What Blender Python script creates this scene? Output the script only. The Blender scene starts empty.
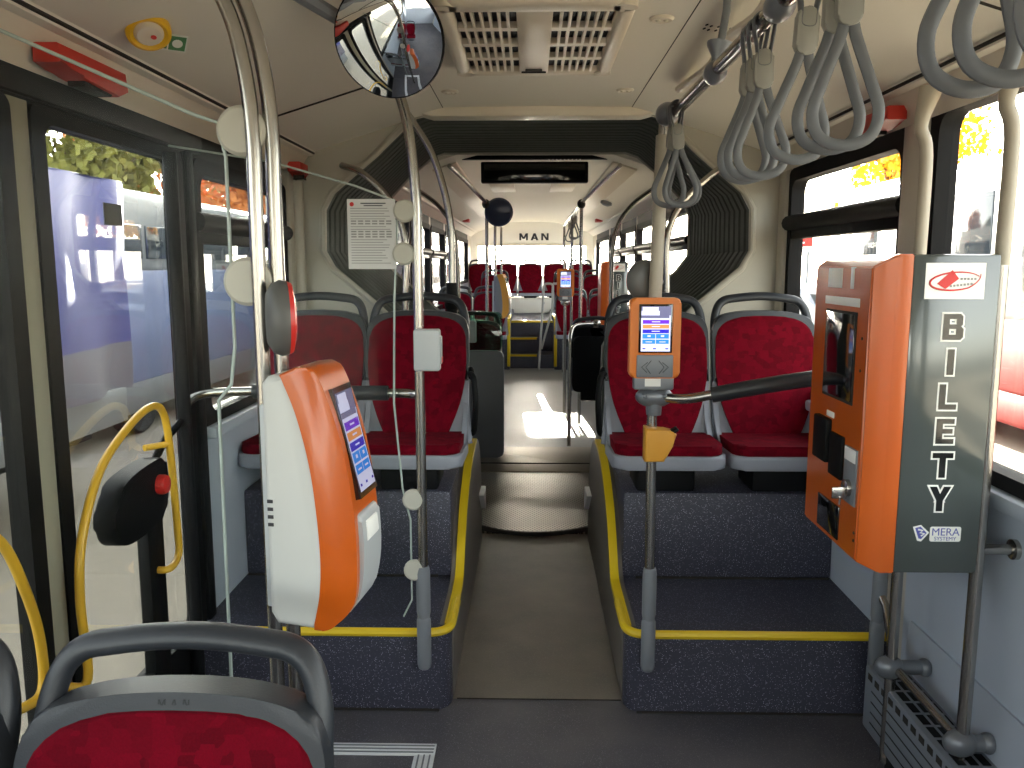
import bpy, bmesh, math, random
from mathutils import Vector, Matrix, Euler
random.seed(7)
S = bpy.context.scene
COL = S.collection
PI = math.pi
R = math.radians

# ------------------------------------------------------------------ materials
def lin(c):
    return tuple(((v / 255) / 12.92 if v / 255 <= .04045 else ((v / 255 + .055) / 1.055) ** 2.4) for v in c)

def new_mat(name):
    m = bpy.data.materials.new(name)
    m.use_nodes = True
    nt = m.node_tree
    b = nt.nodes['Principled BSDF']
    return m, nt, b

def mat(name, rgb, rough=.5, metal=0., spec=.5, coat=0., bump=None, vary=None, sheen=0.):
    """plain procedural material; vary=(scale, amount) mottles the colour, bump=(scale, strength)"""
    m, nt, b = new_mat(name)
    c = lin(rgb)
    b.inputs['Base Color'].default_value = (*c, 1)
    b.inputs['Roughness'].default_value = rough
    b.inputs['Metallic'].default_value = metal
    b.inputs['Specular IOR Level'].default_value = spec
    if coat:
        b.inputs['Coat Weight'].default_value = coat
        b.inputs['Coat Roughness'].default_value = .08
    if sheen:
        b.inputs['Sheen Weight'].default_value = sheen
        b.inputs['Sheen Tint'].default_value = (*[min(1, v * 3 + .05) for v in c], 1)
    if bump or vary:
        tc = nt.nodes.new('ShaderNodeTexCoord')
    if vary:
        n = nt.nodes.new('ShaderNodeTexNoise')
        n.inputs['Scale'].default_value = vary[0]
        n.inputs['Detail'].default_value = 3
        nt.links.new(tc.outputs['Object'], n.inputs['Vector'])
        mx = nt.nodes.new('ShaderNodeMix'); mx.data_type = 'RGBA'
        a = vary[1]
        mx.inputs[6].default_value = (*[v * (1 - a) for v in c], 1)
        mx.inputs[7].default_value = (*[min(1, v * (1 + a)) for v in c], 1)
        nt.links.new(n.outputs['Fac'], mx.inputs[0])
        nt.links.new(mx.outputs[2], b.inputs['Base Color'])
    if bump:
        n2 = nt.nodes.new('ShaderNodeTexNoise')
        n2.inputs['Scale'].default_value = bump[0]
        n2.inputs['Detail'].default_value = 2
        nt.links.new(tc.outputs['Object'], n2.inputs['Vector'])
        bp = nt.nodes.new('ShaderNodeBump')
        bp.inputs['Strength'].default_value = bump[1]
        bp.inputs['Distance'].default_value = .01
        nt.links.new(n2.outputs['Fac'], bp.inputs['Height'])
        nt.links.new(bp.outputs['Normal'], b.inputs['Normal'])
    return m

def emis(name, rgb, strength):
    m, nt, b = new_mat(name)
    b.inputs['Base Color'].default_value = (*[v * .2 for v in lin(rgb)], 1)
    b.inputs['Roughness'].default_value = .2
    b.inputs['Emission Color'].default_value = (*lin(rgb), 1)
    b.inputs['Emission Strength'].default_value = strength
    return m

def speckle(name, base, fleck, rough=.55, scale=260, amount=.62, wear=None):
    """safety vinyl with light flecks, optional worn lighter zones"""
    m, nt, b = new_mat(name)
    tc = nt.nodes.new('ShaderNodeTexCoord')
    v = nt.nodes.new('ShaderNodeTexVoronoi'); v.inputs['Scale'].default_value = scale
    nt.links.new(tc.outputs['Object'], v.inputs['Vector'])
    sep = nt.nodes.new('ShaderNodeSeparateColor')
    nt.links.new(v.outputs['Color'], sep.inputs[0])
    r = nt.nodes.new('ShaderNodeValToRGB')
    r.color_ramp.elements[0].position = amount; r.color_ramp.elements[0].color = (0, 0, 0, 1)
    r.color_ramp.elements[1].position = 1.0; r.color_ramp.elements[1].color = (1, 1, 1, 1)
    nt.links.new(sep.outputs[0], r.inputs[0])
    d = nt.nodes.new('ShaderNodeMath'); d.operation = 'LESS_THAN'; d.inputs[1].default_value = .33
    nt.links.new(v.outputs['Distance'], d.inputs[0])
    mul = nt.nodes.new('ShaderNodeMath'); mul.operation = 'MULTIPLY'
    nt.links.new(r.outputs[0], mul.inputs[0]); nt.links.new(d.outputs[0], mul.inputs[1])
    mx = nt.nodes.new('ShaderNodeMix'); mx.data_type = 'RGBA'
    mx.inputs[6].default_value = (*lin(base), 1); mx.inputs[7].default_value = (*lin(fleck), 1)
    nt.links.new(mul.outputs[0], mx.inputs[0])
    out = mx.outputs[2]
    if wear:
        n = nt.nodes.new('ShaderNodeTexNoise'); n.inputs['Scale'].default_value = 3.5; n.inputs['Detail'].default_value = 5
        nt.links.new(tc.outputs['Object'], n.inputs['Vector'])
        r2 = nt.nodes.new('ShaderNodeValToRGB')
        r2.color_ramp.elements[0].position = .35; r2.color_ramp.elements[1].position = .75
        nt.links.new(n.outputs['Fac'], r2.inputs[0])
        mx2 = nt.nodes.new('ShaderNodeMix'); mx2.data_type = 'RGBA'
        nt.links.new(r2.outputs[0], mx2.inputs[0]); nt.links.new(out, mx2.inputs[6])
        mx2.inputs[7].default_value = (*lin(wear), 1)
        out = mx2.outputs[2]
    nt.links.new(out, b.inputs['Base Color'])
    b.inputs['Roughness'].default_value = rough
    n3 = nt.nodes.new('ShaderNodeTexNoise'); n3.inputs['Scale'].default_value = 180
    nt.links.new(tc.outputs['Object'], n3.inputs['Vector'])
    bp = nt.nodes.new('ShaderNodeBump'); bp.inputs['Strength'].default_value = .12; bp.inputs['Distance'].default_value = .01
    nt.links.new(n3.outputs['Fac'], bp.inputs['Height']); nt.links.new(bp.outputs['Normal'], b.inputs['Normal'])
    return m

def fabric_mat():
    """deep red moquette: patchwork of slightly different square patches and a fine pile"""
    m, nt, b = new_mat('red_moquette')
    tc = nt.nodes.new('ShaderNodeTexCoord')
    v = nt.nodes.new('ShaderNodeTexVoronoi'); v.distance = 'CHEBYCHEV'; v.inputs['Scale'].default_value = 36
    nt.links.new(tc.outputs['Object'], v.inputs['Vector'])
    sep = nt.nodes.new('ShaderNodeSeparateColor'); nt.links.new(v.outputs['Color'], sep.inputs[0])
    r = nt.nodes.new('ShaderNodeValToRGB')
    e = r.color_ramp.elements
    e[0].color = (*lin((90, 2, 19)), 1); e[1].color = (*lin((114, 3, 26)), 1)
    nt.links.new(sep.outputs[0], r.inputs[0])
    n = nt.nodes.new('ShaderNodeTexNoise'); n.inputs['Scale'].default_value = 320
    nt.links.new(tc.outputs['Object'], n.inputs['Vector'])
    mx = nt.nodes.new('ShaderNodeMix'); mx.data_type = 'RGBA'; mx.blend_type = 'MULTIPLY'; mx.inputs[0].default_value = .35
    nt.links.new(r.outputs[0], mx.inputs[6]); nt.links.new(n.outputs['Fac'], mx.inputs[7])
    nt.links.new(mx.outputs[2], b.inputs['Base Color'])
    b.inputs['Roughness'].default_value = .85
    b.inputs['Specular IOR Level'].default_value = .08
    b.inputs['Sheen Weight'].default_value = .03
    b.inputs['Sheen Tint'].default_value = (.8, .15, .2, 1)
    bp = nt.nodes.new('ShaderNodeBump'); bp.inputs['Strength'].default_value = .2; bp.inputs['Distance'].default_value = .005
    nt.links.new(n.outputs['Fac'], bp.inputs['Height']); nt.links.new(bp.outputs['Normal'], b.inputs['Normal'])
    return m

def glass_mat(name, tint, refl=1.0, rough=0.0):
    """clear sheet: tinted see-through plus a fresnel reflection"""
    m = bpy.data.materials.new(name); m.use_nodes = True
    nt = m.node_tree; nt.nodes.clear()
    o = nt.nodes.new('ShaderNodeOutputMaterial')
    t = nt.nodes.new('ShaderNodeBsdfTransparent'); t.inputs[0].default_value = (*tint, 1)
    g = nt.nodes.new('ShaderNodeBsdfGlossy'); g.inputs['Roughness'].default_value = rough
    lw = nt.nodes.new('ShaderNodeLayerWeight'); lw.inputs[0].default_value = .5
    p5 = nt.nodes.new('ShaderNodeMath'); p5.operation = 'POWER'; p5.inputs[1].default_value = 4.0
    nt.links.new(lw.outputs['Facing'], p5.inputs[0])
    k = nt.nodes.new('ShaderNodeMath'); k.operation = 'MULTIPLY_ADD'; k.inputs[1].default_value = .75 * refl; k.inputs[2].default_value = .03 * refl
    mx = nt.nodes.new('ShaderNodeMixShader')
    nt.links.new(p5.outputs[0], k.inputs[0]); nt.links.new(k.outputs[0], mx.inputs[0])
    nt.links.new(t.outputs[0], mx.inputs[1]); nt.links.new(g.outputs[0], mx.inputs[2])
    nt.links.new(mx.outputs[0], o.inputs[0])
    return m

def checker_plate():
    """worn metal tread plate: rows of small raised pips"""
    m, nt, b = new_mat('tread_plate')
    tc = nt.nodes.new('ShaderNodeTexCoord')
    mp = nt.nodes.new('ShaderNodeMapping'); mp.inputs['Scale'].default_value = (38, 26, 0)
    nt.links.new(tc.outputs['Object'], mp.inputs[0])
    br = nt.nodes.new('ShaderNodeTexBrick')
    br.inputs['Color1'].default_value = (1, 1, 1, 1); br.inputs['Color2'].default_value = (1, 1, 1, 1); br.inputs['Mortar'].default_value = (0, 0, 0, 1)
    br.inputs['Scale'].default_value = 1; br.inputs['Mortar Size'].default_value = .22; br.inputs['Mortar Smooth'].default_value = .6
    br.inputs['Brick Width'].default_value = 1.0; br.inputs['Row Height'].default_value = .55
    nt.links.new(mp.outputs[0], br.inputs['Vector'])
    mx = nt.nodes.new('ShaderNodeMix'); mx.data_type = 'RGBA'
    mx.inputs[6].default_value = (*lin((74, 68, 58)), 1); mx.inputs[7].default_value = (*lin((150, 142, 126)), 1)
    nt.links.new(br.outputs['Color'], mx.inputs[0]); nt.links.new(mx.outputs[2], b.inputs['Base Color'])
    b.inputs['Metallic'].default_value = .75; b.inputs['Roughness'].default_value = .38
    bp = nt.nodes.new('ShaderNodeBump'); bp.inputs['Strength'].default_value = .6; bp.inputs['Distance'].default_value = .004
    nt.links.new(br.outputs['Color'], bp.inputs['Height']); nt.links.new(bp.outputs['Normal'], b.inputs['Normal'])
    return m

M = dict(
    cream=mat('cream_panel', (228, 224, 212), .55, bump=(220, .05)),
    cream_trim=mat('cream_trim', (214, 205, 188), .45),
    seam=mat('dark_seam', (38, 34, 30), .8),
    white_wall=mat('pale_grey_wall', (176, 185, 198), .5, vary=(4, .06)),
    pillar=mat('pillar_cover', (190, 184, 172), .5),
    black=mat('black_plastic', (14, 15, 16), .55, spec=.14),
    black_matt=mat('black_rubber', (14, 14, 16), .75, spec=.25),
    dark_metal=mat('black_painted_metal', (18, 19, 21), .55, spec=.16),
    gap_rubber=mat('beige_rubber', (150, 146, 128), .6),
    shell=mat('grey_seat_shell', (140, 144, 154), .45, bump=(300, .04)),
    shell_dark=mat('charcoal_plastic', (38, 41, 46), .42, bump=(350, .06)),
    red=fabric_mat(),
    chrome=mat('brushed_steel', (172, 168, 162), .24, metal=1.0),
    button_grey=mat('button_housing_grey', (88, 88, 86), .5),
    emboss=mat('embossed_plastic', (20, 22, 26), .6),
    sleeve=mat('cream_pole_sleeve', (168, 160, 144), .45),
    socket=mat('grey_socket', (118, 122, 128), .38),
    clampm=mat('clamp_grey', (112, 116, 122), .35, metal=.35),
    grey=mat('light_grey_plastic', (176, 180, 182), .45),
    grey_box=mat('grey_device_plastic', (158, 162, 164), .42),
    pale_disc=mat('pale_glass_clip', (186, 184, 172), .5),
    white_body=mat('off_white_plastic', (184, 185, 182), .42),
    orange=mat('orange_lacquer', (182, 82, 12), .28, coat=.4, bump=(500, .05)),
    orange_dull=mat('orange_plastic', (214, 118, 40), .42),
    puncher=mat('amber_plastic', (206, 148, 54), .45),
    green_grey=mat('dark_green_grey_lacquer', (66, 72, 70), .16, coat=.6),
    white_sticker=mat('white_sticker', (226, 226, 222), .5),
    print_red=mat('red_print', (196, 34, 30), .5),
    print_dark=mat('dark_print', (40, 40, 44), .5),
    print_blue=mat('blue_print', (74, 78, 150), .5),
    print_grey=mat('grey_print', (140, 140, 138), .6),
    letter=mat('black_letter_film', (20, 22, 22), .18, coat=.5),
    letter_edge=mat('white_letter_film', (222, 222, 216), .4),
    screen_off=mat('dark_display', (10, 11, 14), .08, coat=.6),
    yellow=mat('yellow_paint', (222, 190, 28), .45),
    yellow_rail=mat('yellow_handrail_paint', (214, 168, 46), .35),
    red_box=mat('red_plastic', (186, 44, 30), .45),
    red_button=mat('red_button', (200, 46, 40), .35),
    strap=mat('grey_strap_rubber', (94, 97, 101), .5),
    tag=mat('strap_tag', (136, 135, 128), .45),
    bellows=mat('bellows_rubber', (76, 82, 77), .85, spec=.12, vary=(30, .12)),
    frame_grey=mat('bellows_frame', (176, 172, 160), .5),
    floor=speckle('floor_vinyl', (74, 73, 80), (150, 150, 158), rough=.5, wear=(94, 91, 94)),
    floor_aisle=speckle('aisle_vinyl', (98, 92, 84), (150, 143, 132), rough=.5, wear=(120, 112, 100)),
    floor_rear=speckle('rear_aisle_vinyl', (126, 125, 122), (160, 160, 158), rough=.4, wear=(124, 124, 120)),
    podium=speckle('podium_vinyl', (54, 55, 69), (178, 180, 200), rough=.5, scale=240, amount=.6),
    guard=mat('grey_brown_guard', (112, 106, 100), .4, vary=(60, .08)),
    tread=checker_plate(),
    cover_plate=mat('brown_cover_plate', (120, 110, 94), .4, metal=.6, vary=(40, .15)),
    alu=mat('ribbed_aluminium', (222, 225, 228), .4),
    heater=mat('heater_grey', (134, 142, 152), .4, metal=.2),
    mirror=mat('mirror_glass', (235, 238, 240), .015, metal=1.0),
    mirror_blue=mat('blue_backed_mirror', (46, 56, 82), .2),
    glass=glass_mat('window_glass', (.88, .89, .88)),
    glass_dimmed=glass_mat('dimmed_window_glass', (.70, .72, .72)),  # left panes coloured darker than the right ones to dim the yard outside
    glass_part=glass_mat('partition_glass', (.97, .98, .97), .13),
    glass_edge=mat('glass_edge', (170, 182, 176), .2),
    glass_green=glass_mat('green_tinted_glass', (.50, .74, .62), 1.0),
    paper=mat('white_paper', (206, 206, 204), .8),
    green_sticker=mat('green_sticker', (70, 120, 80), .5),
    lamp=mat('lamp_lens', (220, 214, 196), .25),
    yellow_cap=mat('yellow_valve_ring', (226, 178, 30), .4),
    tarp=mat('blue_tarp', (74, 76, 138), .5, bump=(2.5, .5), vary=(1.2, .22)),
    tarp_grey=mat('lilac_grey_tarp', (116, 112, 122), .5, bump=(3, .5), vary=(2, .12)),
    ext_white=mat('white_vehicle_paint', (128, 130, 132), .3),
    ext_blue=mat('pale_blue_vehicle_paint', (128, 138, 172), .3, vary=(1.5, .15)),
    ext_red=mat('red_vehicle_paint', (122, 8, 6), .6, spec=.15),
    ext_glass=mat('vehicle_glass', (52, 60, 68), .06, coat=.5),
    tyre=mat('tyre_rubber', (26, 26, 28), .8),
    asphalt=mat('asphalt', (152, 143, 128), .9, vary=(12, .12), bump=(90, .3)),
    concrete=mat('concrete_wall', (168, 164, 158), .85, vary=(3, .1)),
    car_silver=mat('silver_car_paint', (170, 178, 190), .25, coat=.5),
    car_blue=mat('blue_car_paint', (84, 104, 150), .25, coat=.5),
    trunk=mat('tree_bark', (92, 74, 58), .9, bump=(20, .5)),
    leaf_yellow=mat('yellow_leaves', (224, 176, 38), .7, vary=(.8, .3)),
    leaf_orange=mat('orange_leaves', (196, 118, 48), .7, vary=(.8, .35)),
    leaf_green=mat('olive_leaves', (126, 124, 54), .7, vary=(.8, .35)),
    building=mat('grey_render', (112, 110, 106), .85, vary=(2, .06)),
    ui_bg=emis('screen_white', (214, 216, 246), 0.30),
    ui_head=emis('screen_grey', (112, 112, 150), 0.24),
    ui_violet=emis('screen_violet', (112, 34, 214), 0.27),
    ui_orange=emis('screen_orange', (232, 150, 84), 0.27),
    ui_navy=emis('screen_navy', (42, 34, 200), 0.27),
    ui_blue=emis('screen_blue', (48, 140, 240), 0.27),
)

# ------------------------------------------------------------------ geometry helpers
def catmull(pts, n=6, closed=False):
    P = [Vector(p) for p in pts]
    out = []
    N = len(P)
    for i in range(N if closed else N - 1):
        p0 = P[(i - 1) % N] if (closed or i > 0) else P[0] * 2 - P[1]
        p1 = P[i]; p2 = P[(i + 1) % N]
        p3 = P[(i + 2) % N] if (closed or i + 2 < N) else P[-1] * 2 - P[-2]
        for k in range(n):
            t = k / n
            out.append(.5 * ((2 * p1) + (p2 - p0) * t + (2 * p0 - 5 * p1 + 4 * p2 - p3) * t * t + (3 * p1 - p0 - 3 * p2 + p3) * t ** 3))
    if not closed:
        out.append(P[-1])
    return out

def fillet(pts, r, n=5):
    """polyline with its inner corners rounded"""
    P = [Vector(p) for p in pts]
    out = [P[0]]
    for i in range(1, len(P) - 1):
        a, b, c = P[i - 1], P[i], P[i + 1]
        d1 = (a - b); d2 = (c - b)
        rr_ = min(r, d1.length * .49, d2.length * .49)
        s = b + d1.normalized() * rr_; e = b + d2.normalized() * rr_
        for k in range(n + 1):
            t = k / n
            out.append(s * (1 - t) ** 2 + b * 2 * t * (1 - t) + e * t * t)
    out.append(P[-1])
    return out

def rr(x0, y0, x1, y1, r, n=5):
    out = []
    for cx, cy, a0 in ((x1 - r, y1 - r, 0), (x0 + r, y1 - r, 90), (x0 + r, y0 + r, 180), (x1 - r, y0 + r, 270)):
        for k in range(n + 1):
            a = R(a0 + 90 * k / n)
            out.append((cx + r * math.cos(a), cy + r * math.sin(a)))
    return out

class MB:
    def __init__(s):
        s.v = []; s.f = []; s.mi = []; s.mats = []; s.cur = 0; s.X = None
    def use(s, m):
        if m not in s.mats: s.mats.append(m)
        s.cur = s.mats.index(m); return s
    def _add(s, vs, fs):
        o = len(s.v)
        for v in vs:
            v = Vector(v)
            s.v.append(s.X @ v if s.X else v)
        for f in fs:
            s.f.append([i + o for i in f]); s.mi.append(s.cur)
        return s
    def _bm(s, bm):
        bmesh.ops.recalc_face_normals(bm, faces=bm.faces)
        bm.verts.index_update()
        s._add([v.co.copy() for v in bm.verts], [[v.index for v in f.verts] for f in bm.faces])
        bm.free(); return s
    def box(s, x0, y0, z0, x1, y1, z1, bev=0, seg=2):
        bm = bmesh.new()
        bmesh.ops.create_cube(bm, size=1)
        for v in bm.verts:
            v.co = Vector((x0 + (v.co.x + .5) * (x1 - x0), y0 + (v.co.y + .5) * (y1 - y0), z0 + (v.co.z + .5) * (z1 - z0)))
        if bev:
            bev = min(bev, .49 * min(abs(x1 - x0), abs(y1 - y0), abs(z1 - z0)))
            bmesh.ops.bevel(bm, geom=list(bm.edges), offset=bev, segments=seg, affect='EDGES', profile=.5)
        return s._bm(bm)
    def prism(s, outline, plane, a0, a1, bev=0, seg=2):
        """extrude a 2-D outline: plane XY -> along Z, XZ -> along Y, YZ -> along X"""
        def mp(p, a):
            return {'XY': (p[0], p[1], a), 'XZ': (p[0], a, p[1]), 'YZ': (a, p[0], p[1])}[plane]
        bm = bmesh.new()
        A = [bm.verts.new(mp(p, a0)) for p in outline]
        B = [bm.verts.new(mp(p, a1)) for p in outline]
        n = len(outline)
        fa = bm.faces.new(A); fb = bm.faces.new(list(reversed(B)))
        for i in range(n):
            bm.faces.new((A[i], B[i], B[(i + 1) % n], A[(i + 1) % n]))
        if bev:
            es = set(fa.edges) | set(fb.edges)
            bmesh.ops.bevel(bm, geom=list(es), offset=min(bev, abs(a1 - a0) * .49), segments=seg, affect='EDGES', profile=.5)
        return s._bm(bm)
    def tube(s, pts, r, seg=12, closed=False, caps=True, flat=None):
        """round bar along a polyline; r a number or one per point; flat=(across, vertical) scales the section"""
        P = [Vector(p) for p in pts]
        n = len(P)
        rs = r if isinstance(r, (list, tuple)) else [r] * n
        T = []
        for i in range(n):
            a = P[(i - 1) % n] if (closed or i) else P[i]
            b = P[(i + 1) % n] if (closed or i < n - 1) else P[i]
            d = b - a
            T.append(d.normalized() if d.length > 1e-9 else Vector((0, 0, 1)))
        up = Vector((0, 0, 1)) if abs(T[0].z) < .9 else Vector((0, 1, 0))
        N = (up - T[0] * up.dot(T[0])).normalized()
        vs = []; fs = []
        for i in range(n):
            if i:
                N = (N - T[i] * N.dot(T[i]))
                N = N.normalized() if N.length > 1e-6 else T[i].orthogonal().normalized()
            B = T[i].cross(N)
            for k in range(seg):
                a = 2 * PI * k / seg
                ca, sa = math.cos(a), math.sin(a)
                if flat: ca, sa = ca * flat[1], sa * flat[0]
                vs.append(P[i] + (N * ca + B * sa) * rs[i])
        for i in range(n if closed else n - 1):
            j = (i + 1) % n
            for k in range(seg):
                l = (k + 1) % seg
                fs.append((i * seg + k, i * seg + l, j * seg + l, j * seg + k))
        if caps and not closed:
            fs.append(list(reversed(range(seg)))); fs.append(list(range((n - 1) * seg, n * seg)))
        return s._add(vs, fs)
    def lathe(s, prof, origin, axis, seg=24):
        ax = Vector(axis).normalized(); u = ax.orthogonal().normalized(); w = ax.cross(u); o = Vector(origin)
        vs = []; fs = []
        for (r, h) in prof:
            for k in range(seg):
                a = 2 * PI * k / seg
                vs.append(o + ax * h + (u * math.cos(a) + w * math.sin(a)) * max(r, 1e-5))
        for i in range(len(prof) - 1):
            for k in range(seg):
                l = (k + 1) % seg
                fs.append((i * seg + k, i * seg + l, (i + 1) * seg + l, (i + 1) * seg + k))
        fs.append(list(reversed(range(seg)))); fs.append(list(range((len(prof) - 1) * seg, len(prof) * seg)))
        return s._add(vs, fs)
    def ball(s, c, rad, seg=16, rings=10):
        rx, ry, rz = rad if isinstance(rad, (tuple, list)) else (rad,) * 3
        bm = bmesh.new()
        bmesh.ops.create_uvsphere(bm, u_segments=seg, v_segments=rings, radius=1)
        for v in bm.verts: v.co = Vector((c[0] + v.co.x * rx, c[1] + v.co.y * ry, c[2] + v.co.z * rz))
        return s._bm(bm)
    def text(s, body, size, mtx, extrude=.0005, offset=0., align='CENTER'):
        cu = bpy.data.curves.new('text_tmp', 'FONT'); cu.body = body; cu.size = size
        cu.extrude = extrude; cu.offset = offset; cu.align_x = align; cu.align_y = 'CENTER'
        ob = bpy.data.objects.new('text_tmp', cu); COL.objects.link(ob)
        dg = bpy.context.evaluated_depsgraph_get()
        me = bpy.data.meshes.new_from_object(ob.evaluated_get(dg))
        s._add([mtx @ v.co for v in me.vertices], [list(p.vertices) for p in me.polygons])
        bpy.data.objects.remove(ob); bpy.data.curves.remove(cu); bpy.data.meshes.remove(me)
        return s
    def build(s, name, m=None, parent=None, angle=38, local=False):
        me = bpy.data.meshes.new(name)
        mats = s.mats if s.mats else [m]
        if parent is None and not local:
            xs = [v.x for v in s.v]; ys = [v.y for v in s.v]; zs = [v.z for v in s.v]
            off = Vector(((min(xs) + max(xs)) / 2, (min(ys) + max(ys)) / 2, min(zs)))
        elif parent is not None and not local:
            off = world_loc(parent)
        else:
            off = Vector((0, 0, 0))
        me.from_pydata([tuple(v - off) for v in s.v], [], s.f)
        for mm in mats: me.materials.append(mm)
        me.polygons.foreach_set('material_index', s.mi)
        me.polygons.foreach_set('use_smooth', [True] * len(me.polygons))
        me.update()
        me.set_sharp_from_angle(angle=R(angle))
        o = bpy.data.objects.new(name, me); COL.objects.link(o)
        if parent is not None: o.parent = parent
        elif not local: o.location = off
        return o

GLYPH = {
 'B': (.78, [[(0,0),(.24,0),(.24,1),(0,1)], [(0,.8),(.6,.8),(.6,1),(0,1)], [(0,.42),(.6,.42),(.6,.6),(0,.6)], [(0,0),(.6,0),(.6,.2),(0,.2)],
             [(.50,.46),(.66,.50),(.74,.58),(.74,.90),(.64,1),(.50,1)], [(.50,0),(.68,0),(.78,.1),(.78,.42),(.68,.52),(.50,.56)]]),
 'I': (.26, [[(0,0),(.26,0),(.26,1),(0,1)]]),
 'L': (.68, [[(0,0),(.25,0),(.25,1),(0,1)], [(0,0),(.68,0),(.68,.21),(0,.21)]]),
 'E': (.70, [[(0,0),(.25,0),(.25,1),(0,1)], [(0,0),(.70,0),(.70,.2),(0,.2)], [(0,.41),(.64,.41),(.64,.6),(0,.6)], [(0,.8),(.69,.8),(.69,1),(0,1)]]),
 'T': (.80, [[(.275,0),(.525,0),(.525,1),(.275,1)], [(0,.79),(.8,.79),(.8,1),(0,1)]]),
 'Y': (.84, [[(.295,0),(.545,0),(.545,.5),(.295,.5)], [(.30,.42),(.55,.42),(.28,1),(0,1)], [(.29,.42),(.54,.42),(.84,1),(.56,1)]]),
 'M': (1.0, [[(0,0),(.22,0),(.22,1),(0,1)], [(.78,0),(1,0),(1,1),(.78,1)], [(.38,.2),(.62,.2),(.25,1),(0,1)], [(.38,.2),(.62,.2),(1,1),(.75,1)]]),
 'A': (.92, [[(0,0),(.26,0),(.58,1),(.34,1)], [(.66,0),(.92,0),(.58,1),(.34,1)], [(.2,.2),(.72,.2),(.68,.38),(.26,.38)]]),
 'N': (.86, [[(0,0),(.22,0),(.22,1),(0,1)], [(.64,0),(.86,0),(.86,1),(.64,1)], [(.60,0),(.86,0),(.26,1),(0,1)]]),
}
def grow(poly, d):
    """convex counter-clockwise outline pushed outwards by d"""
    n = len(poly); out = []
    for i in range(n):
        a, b, c = Vector(poly[i - 1]), Vector(poly[i]), Vector(poly[(i + 1) % n])
        e1 = (b - a).normalized(); e2 = (c - b).normalized()
        n1 = Vector((e1.y, -e1.x)); n2 = Vector((e2.y, -e2.x))
        m = (n1 + n2); k = d / max(.35, 1 + n1.dot(n2))
        out.append((b.x + m.x * k, b.y + m.y * k))
    return out
def block(mb, ch, cx, cz, h, y, d=0., t=.0006, wx=1.0):
    """block capital standing in the XZ plane, facing -Y"""
    w_, polys = GLYPH[ch]
    for k, p in enumerate(polys):
        q = [(cx + (a - w_ / 2) * h * wx, cz + (c - .5) * h) for a, c in p]
        if d: q = grow(q, d)
        mb.prism(q, 'XZ', y - t - k * .00006, y)
    return w_ * h * wx

def world_loc(o):
    l = Vector((0, 0, 0))
    while o is not None:
        l += o.location; o = o.parent
    return l

def empty(name, loc, label, cat, group=None, rz=0):
    o = bpy.data.objects.new(name, None); COL.objects.link(o)
    o.empty_display_size = .1
    o.location = loc; o.rotation_euler = (0, 0, rz)
    return tag(o, label, cat, group)

def tag(o, label, cat, group=None):
    o['label'] = label; o['category'] = cat
    if group: o['group'] = group
    return o

def struct(o, label=None):
    o['kind'] = 'structure'
    if label: o['label'] = label
    return o

def copy_tree(o, parent=None):
    c = o.copy(); COL.objects.link(c); c.parent = parent
    for ch in list(o.children): copy_tree(ch, c)
    return c

XC = .03                                   # the bus centre line
XR, XL = 1.23, -1.17                       # inner faces of the side walls

# ------------------------------------------------------------------ camera
cam = bpy.data.cameras.new('camera'); co = bpy.data.objects.new('camera', cam); COL.objects.link(co)
cam.sensor_fit = 'HORIZONTAL'; cam.sensor_width = 36; cam.lens = 36 * 830 / 1024
cam.clip_start = .05; cam.clip_end = 500
co.location = (0, 0, 1.55); co.rotation_euler = (R(90 - 8.16), 0, R(1.255))
S.camera = co

# ------------------------------------------------------------------ light
w = bpy.data.worlds.new('sky'); S.world = w; w.use_nodes = True
nt = w.node_tree
sky = nt.nodes.new('ShaderNodeTexSky'); sky.sky_type = 'NISHITA'
sky.sun_disc = False; sky.sun_elevation = R(14); sky.sun_rotation = R(-3.4)
sky.dust_density = 2.0; sky.air_density = 1.0; sky.altitude = 100
bg = nt.nodes['Background']; bg.inputs[1].default_value = .5
hs = nt.nodes.new('ShaderNodeHueSaturation'); hs.inputs['Saturation'].default_value = .28
wm = nt.nodes.new('ShaderNodeMix'); wm.data_type = 'RGBA'; wm.blend_type = 'MULTIPLY'; wm.inputs[0].default_value = 1
wm.inputs[7].default_value = (1.03, 1.0, .94, 1)
nt.links.new(sky.outputs[0], hs.inputs['Color']); nt.links.new(hs.outputs[0], wm.inputs[6]); nt.links.new(wm.outputs[2], bg.inputs[0])
sun = bpy.data.lights.new('sun', 'SUN'); so = bpy.data.objects.new('sun', sun); COL.objects.link(so)
sun.energy = 32; sun.angle = R(.6); sun.color = (1, .93, .80)
d = Vector((math.sin(R(-3.4)) * math.cos(R(12)), math.cos(R(-3.4)) * math.cos(R(12)), math.sin(R(12))))
so.rotation_euler = d.to_track_quat('Z', 'Y').to_euler(); so.location = d * 40
S.view_settings.view_transform = 'Standard'; S.view_settings.look = 'None'
S.view_settings.gamma = 1; S.view_settings.exposure = 2.28; S.view_settings.use_curve_mapping = False
S.cycles.transparent_max_bounces = 24
S.cycles.max_bounces = 12; S.cycles.diffuse_bounces = 8; S.cycles.glossy_bounces = 6
S.cycles.sample_clamp_indirect = 8
S.cycles.caustics_reflective = False; S.cycles.caustics_refractive = False

# ------------------------------------------------------------------ room shell
Y0, YB0, YB1, YE = -3.2, 4.15, 6.28, 16.6   # front end, bellows, rear end

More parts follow.
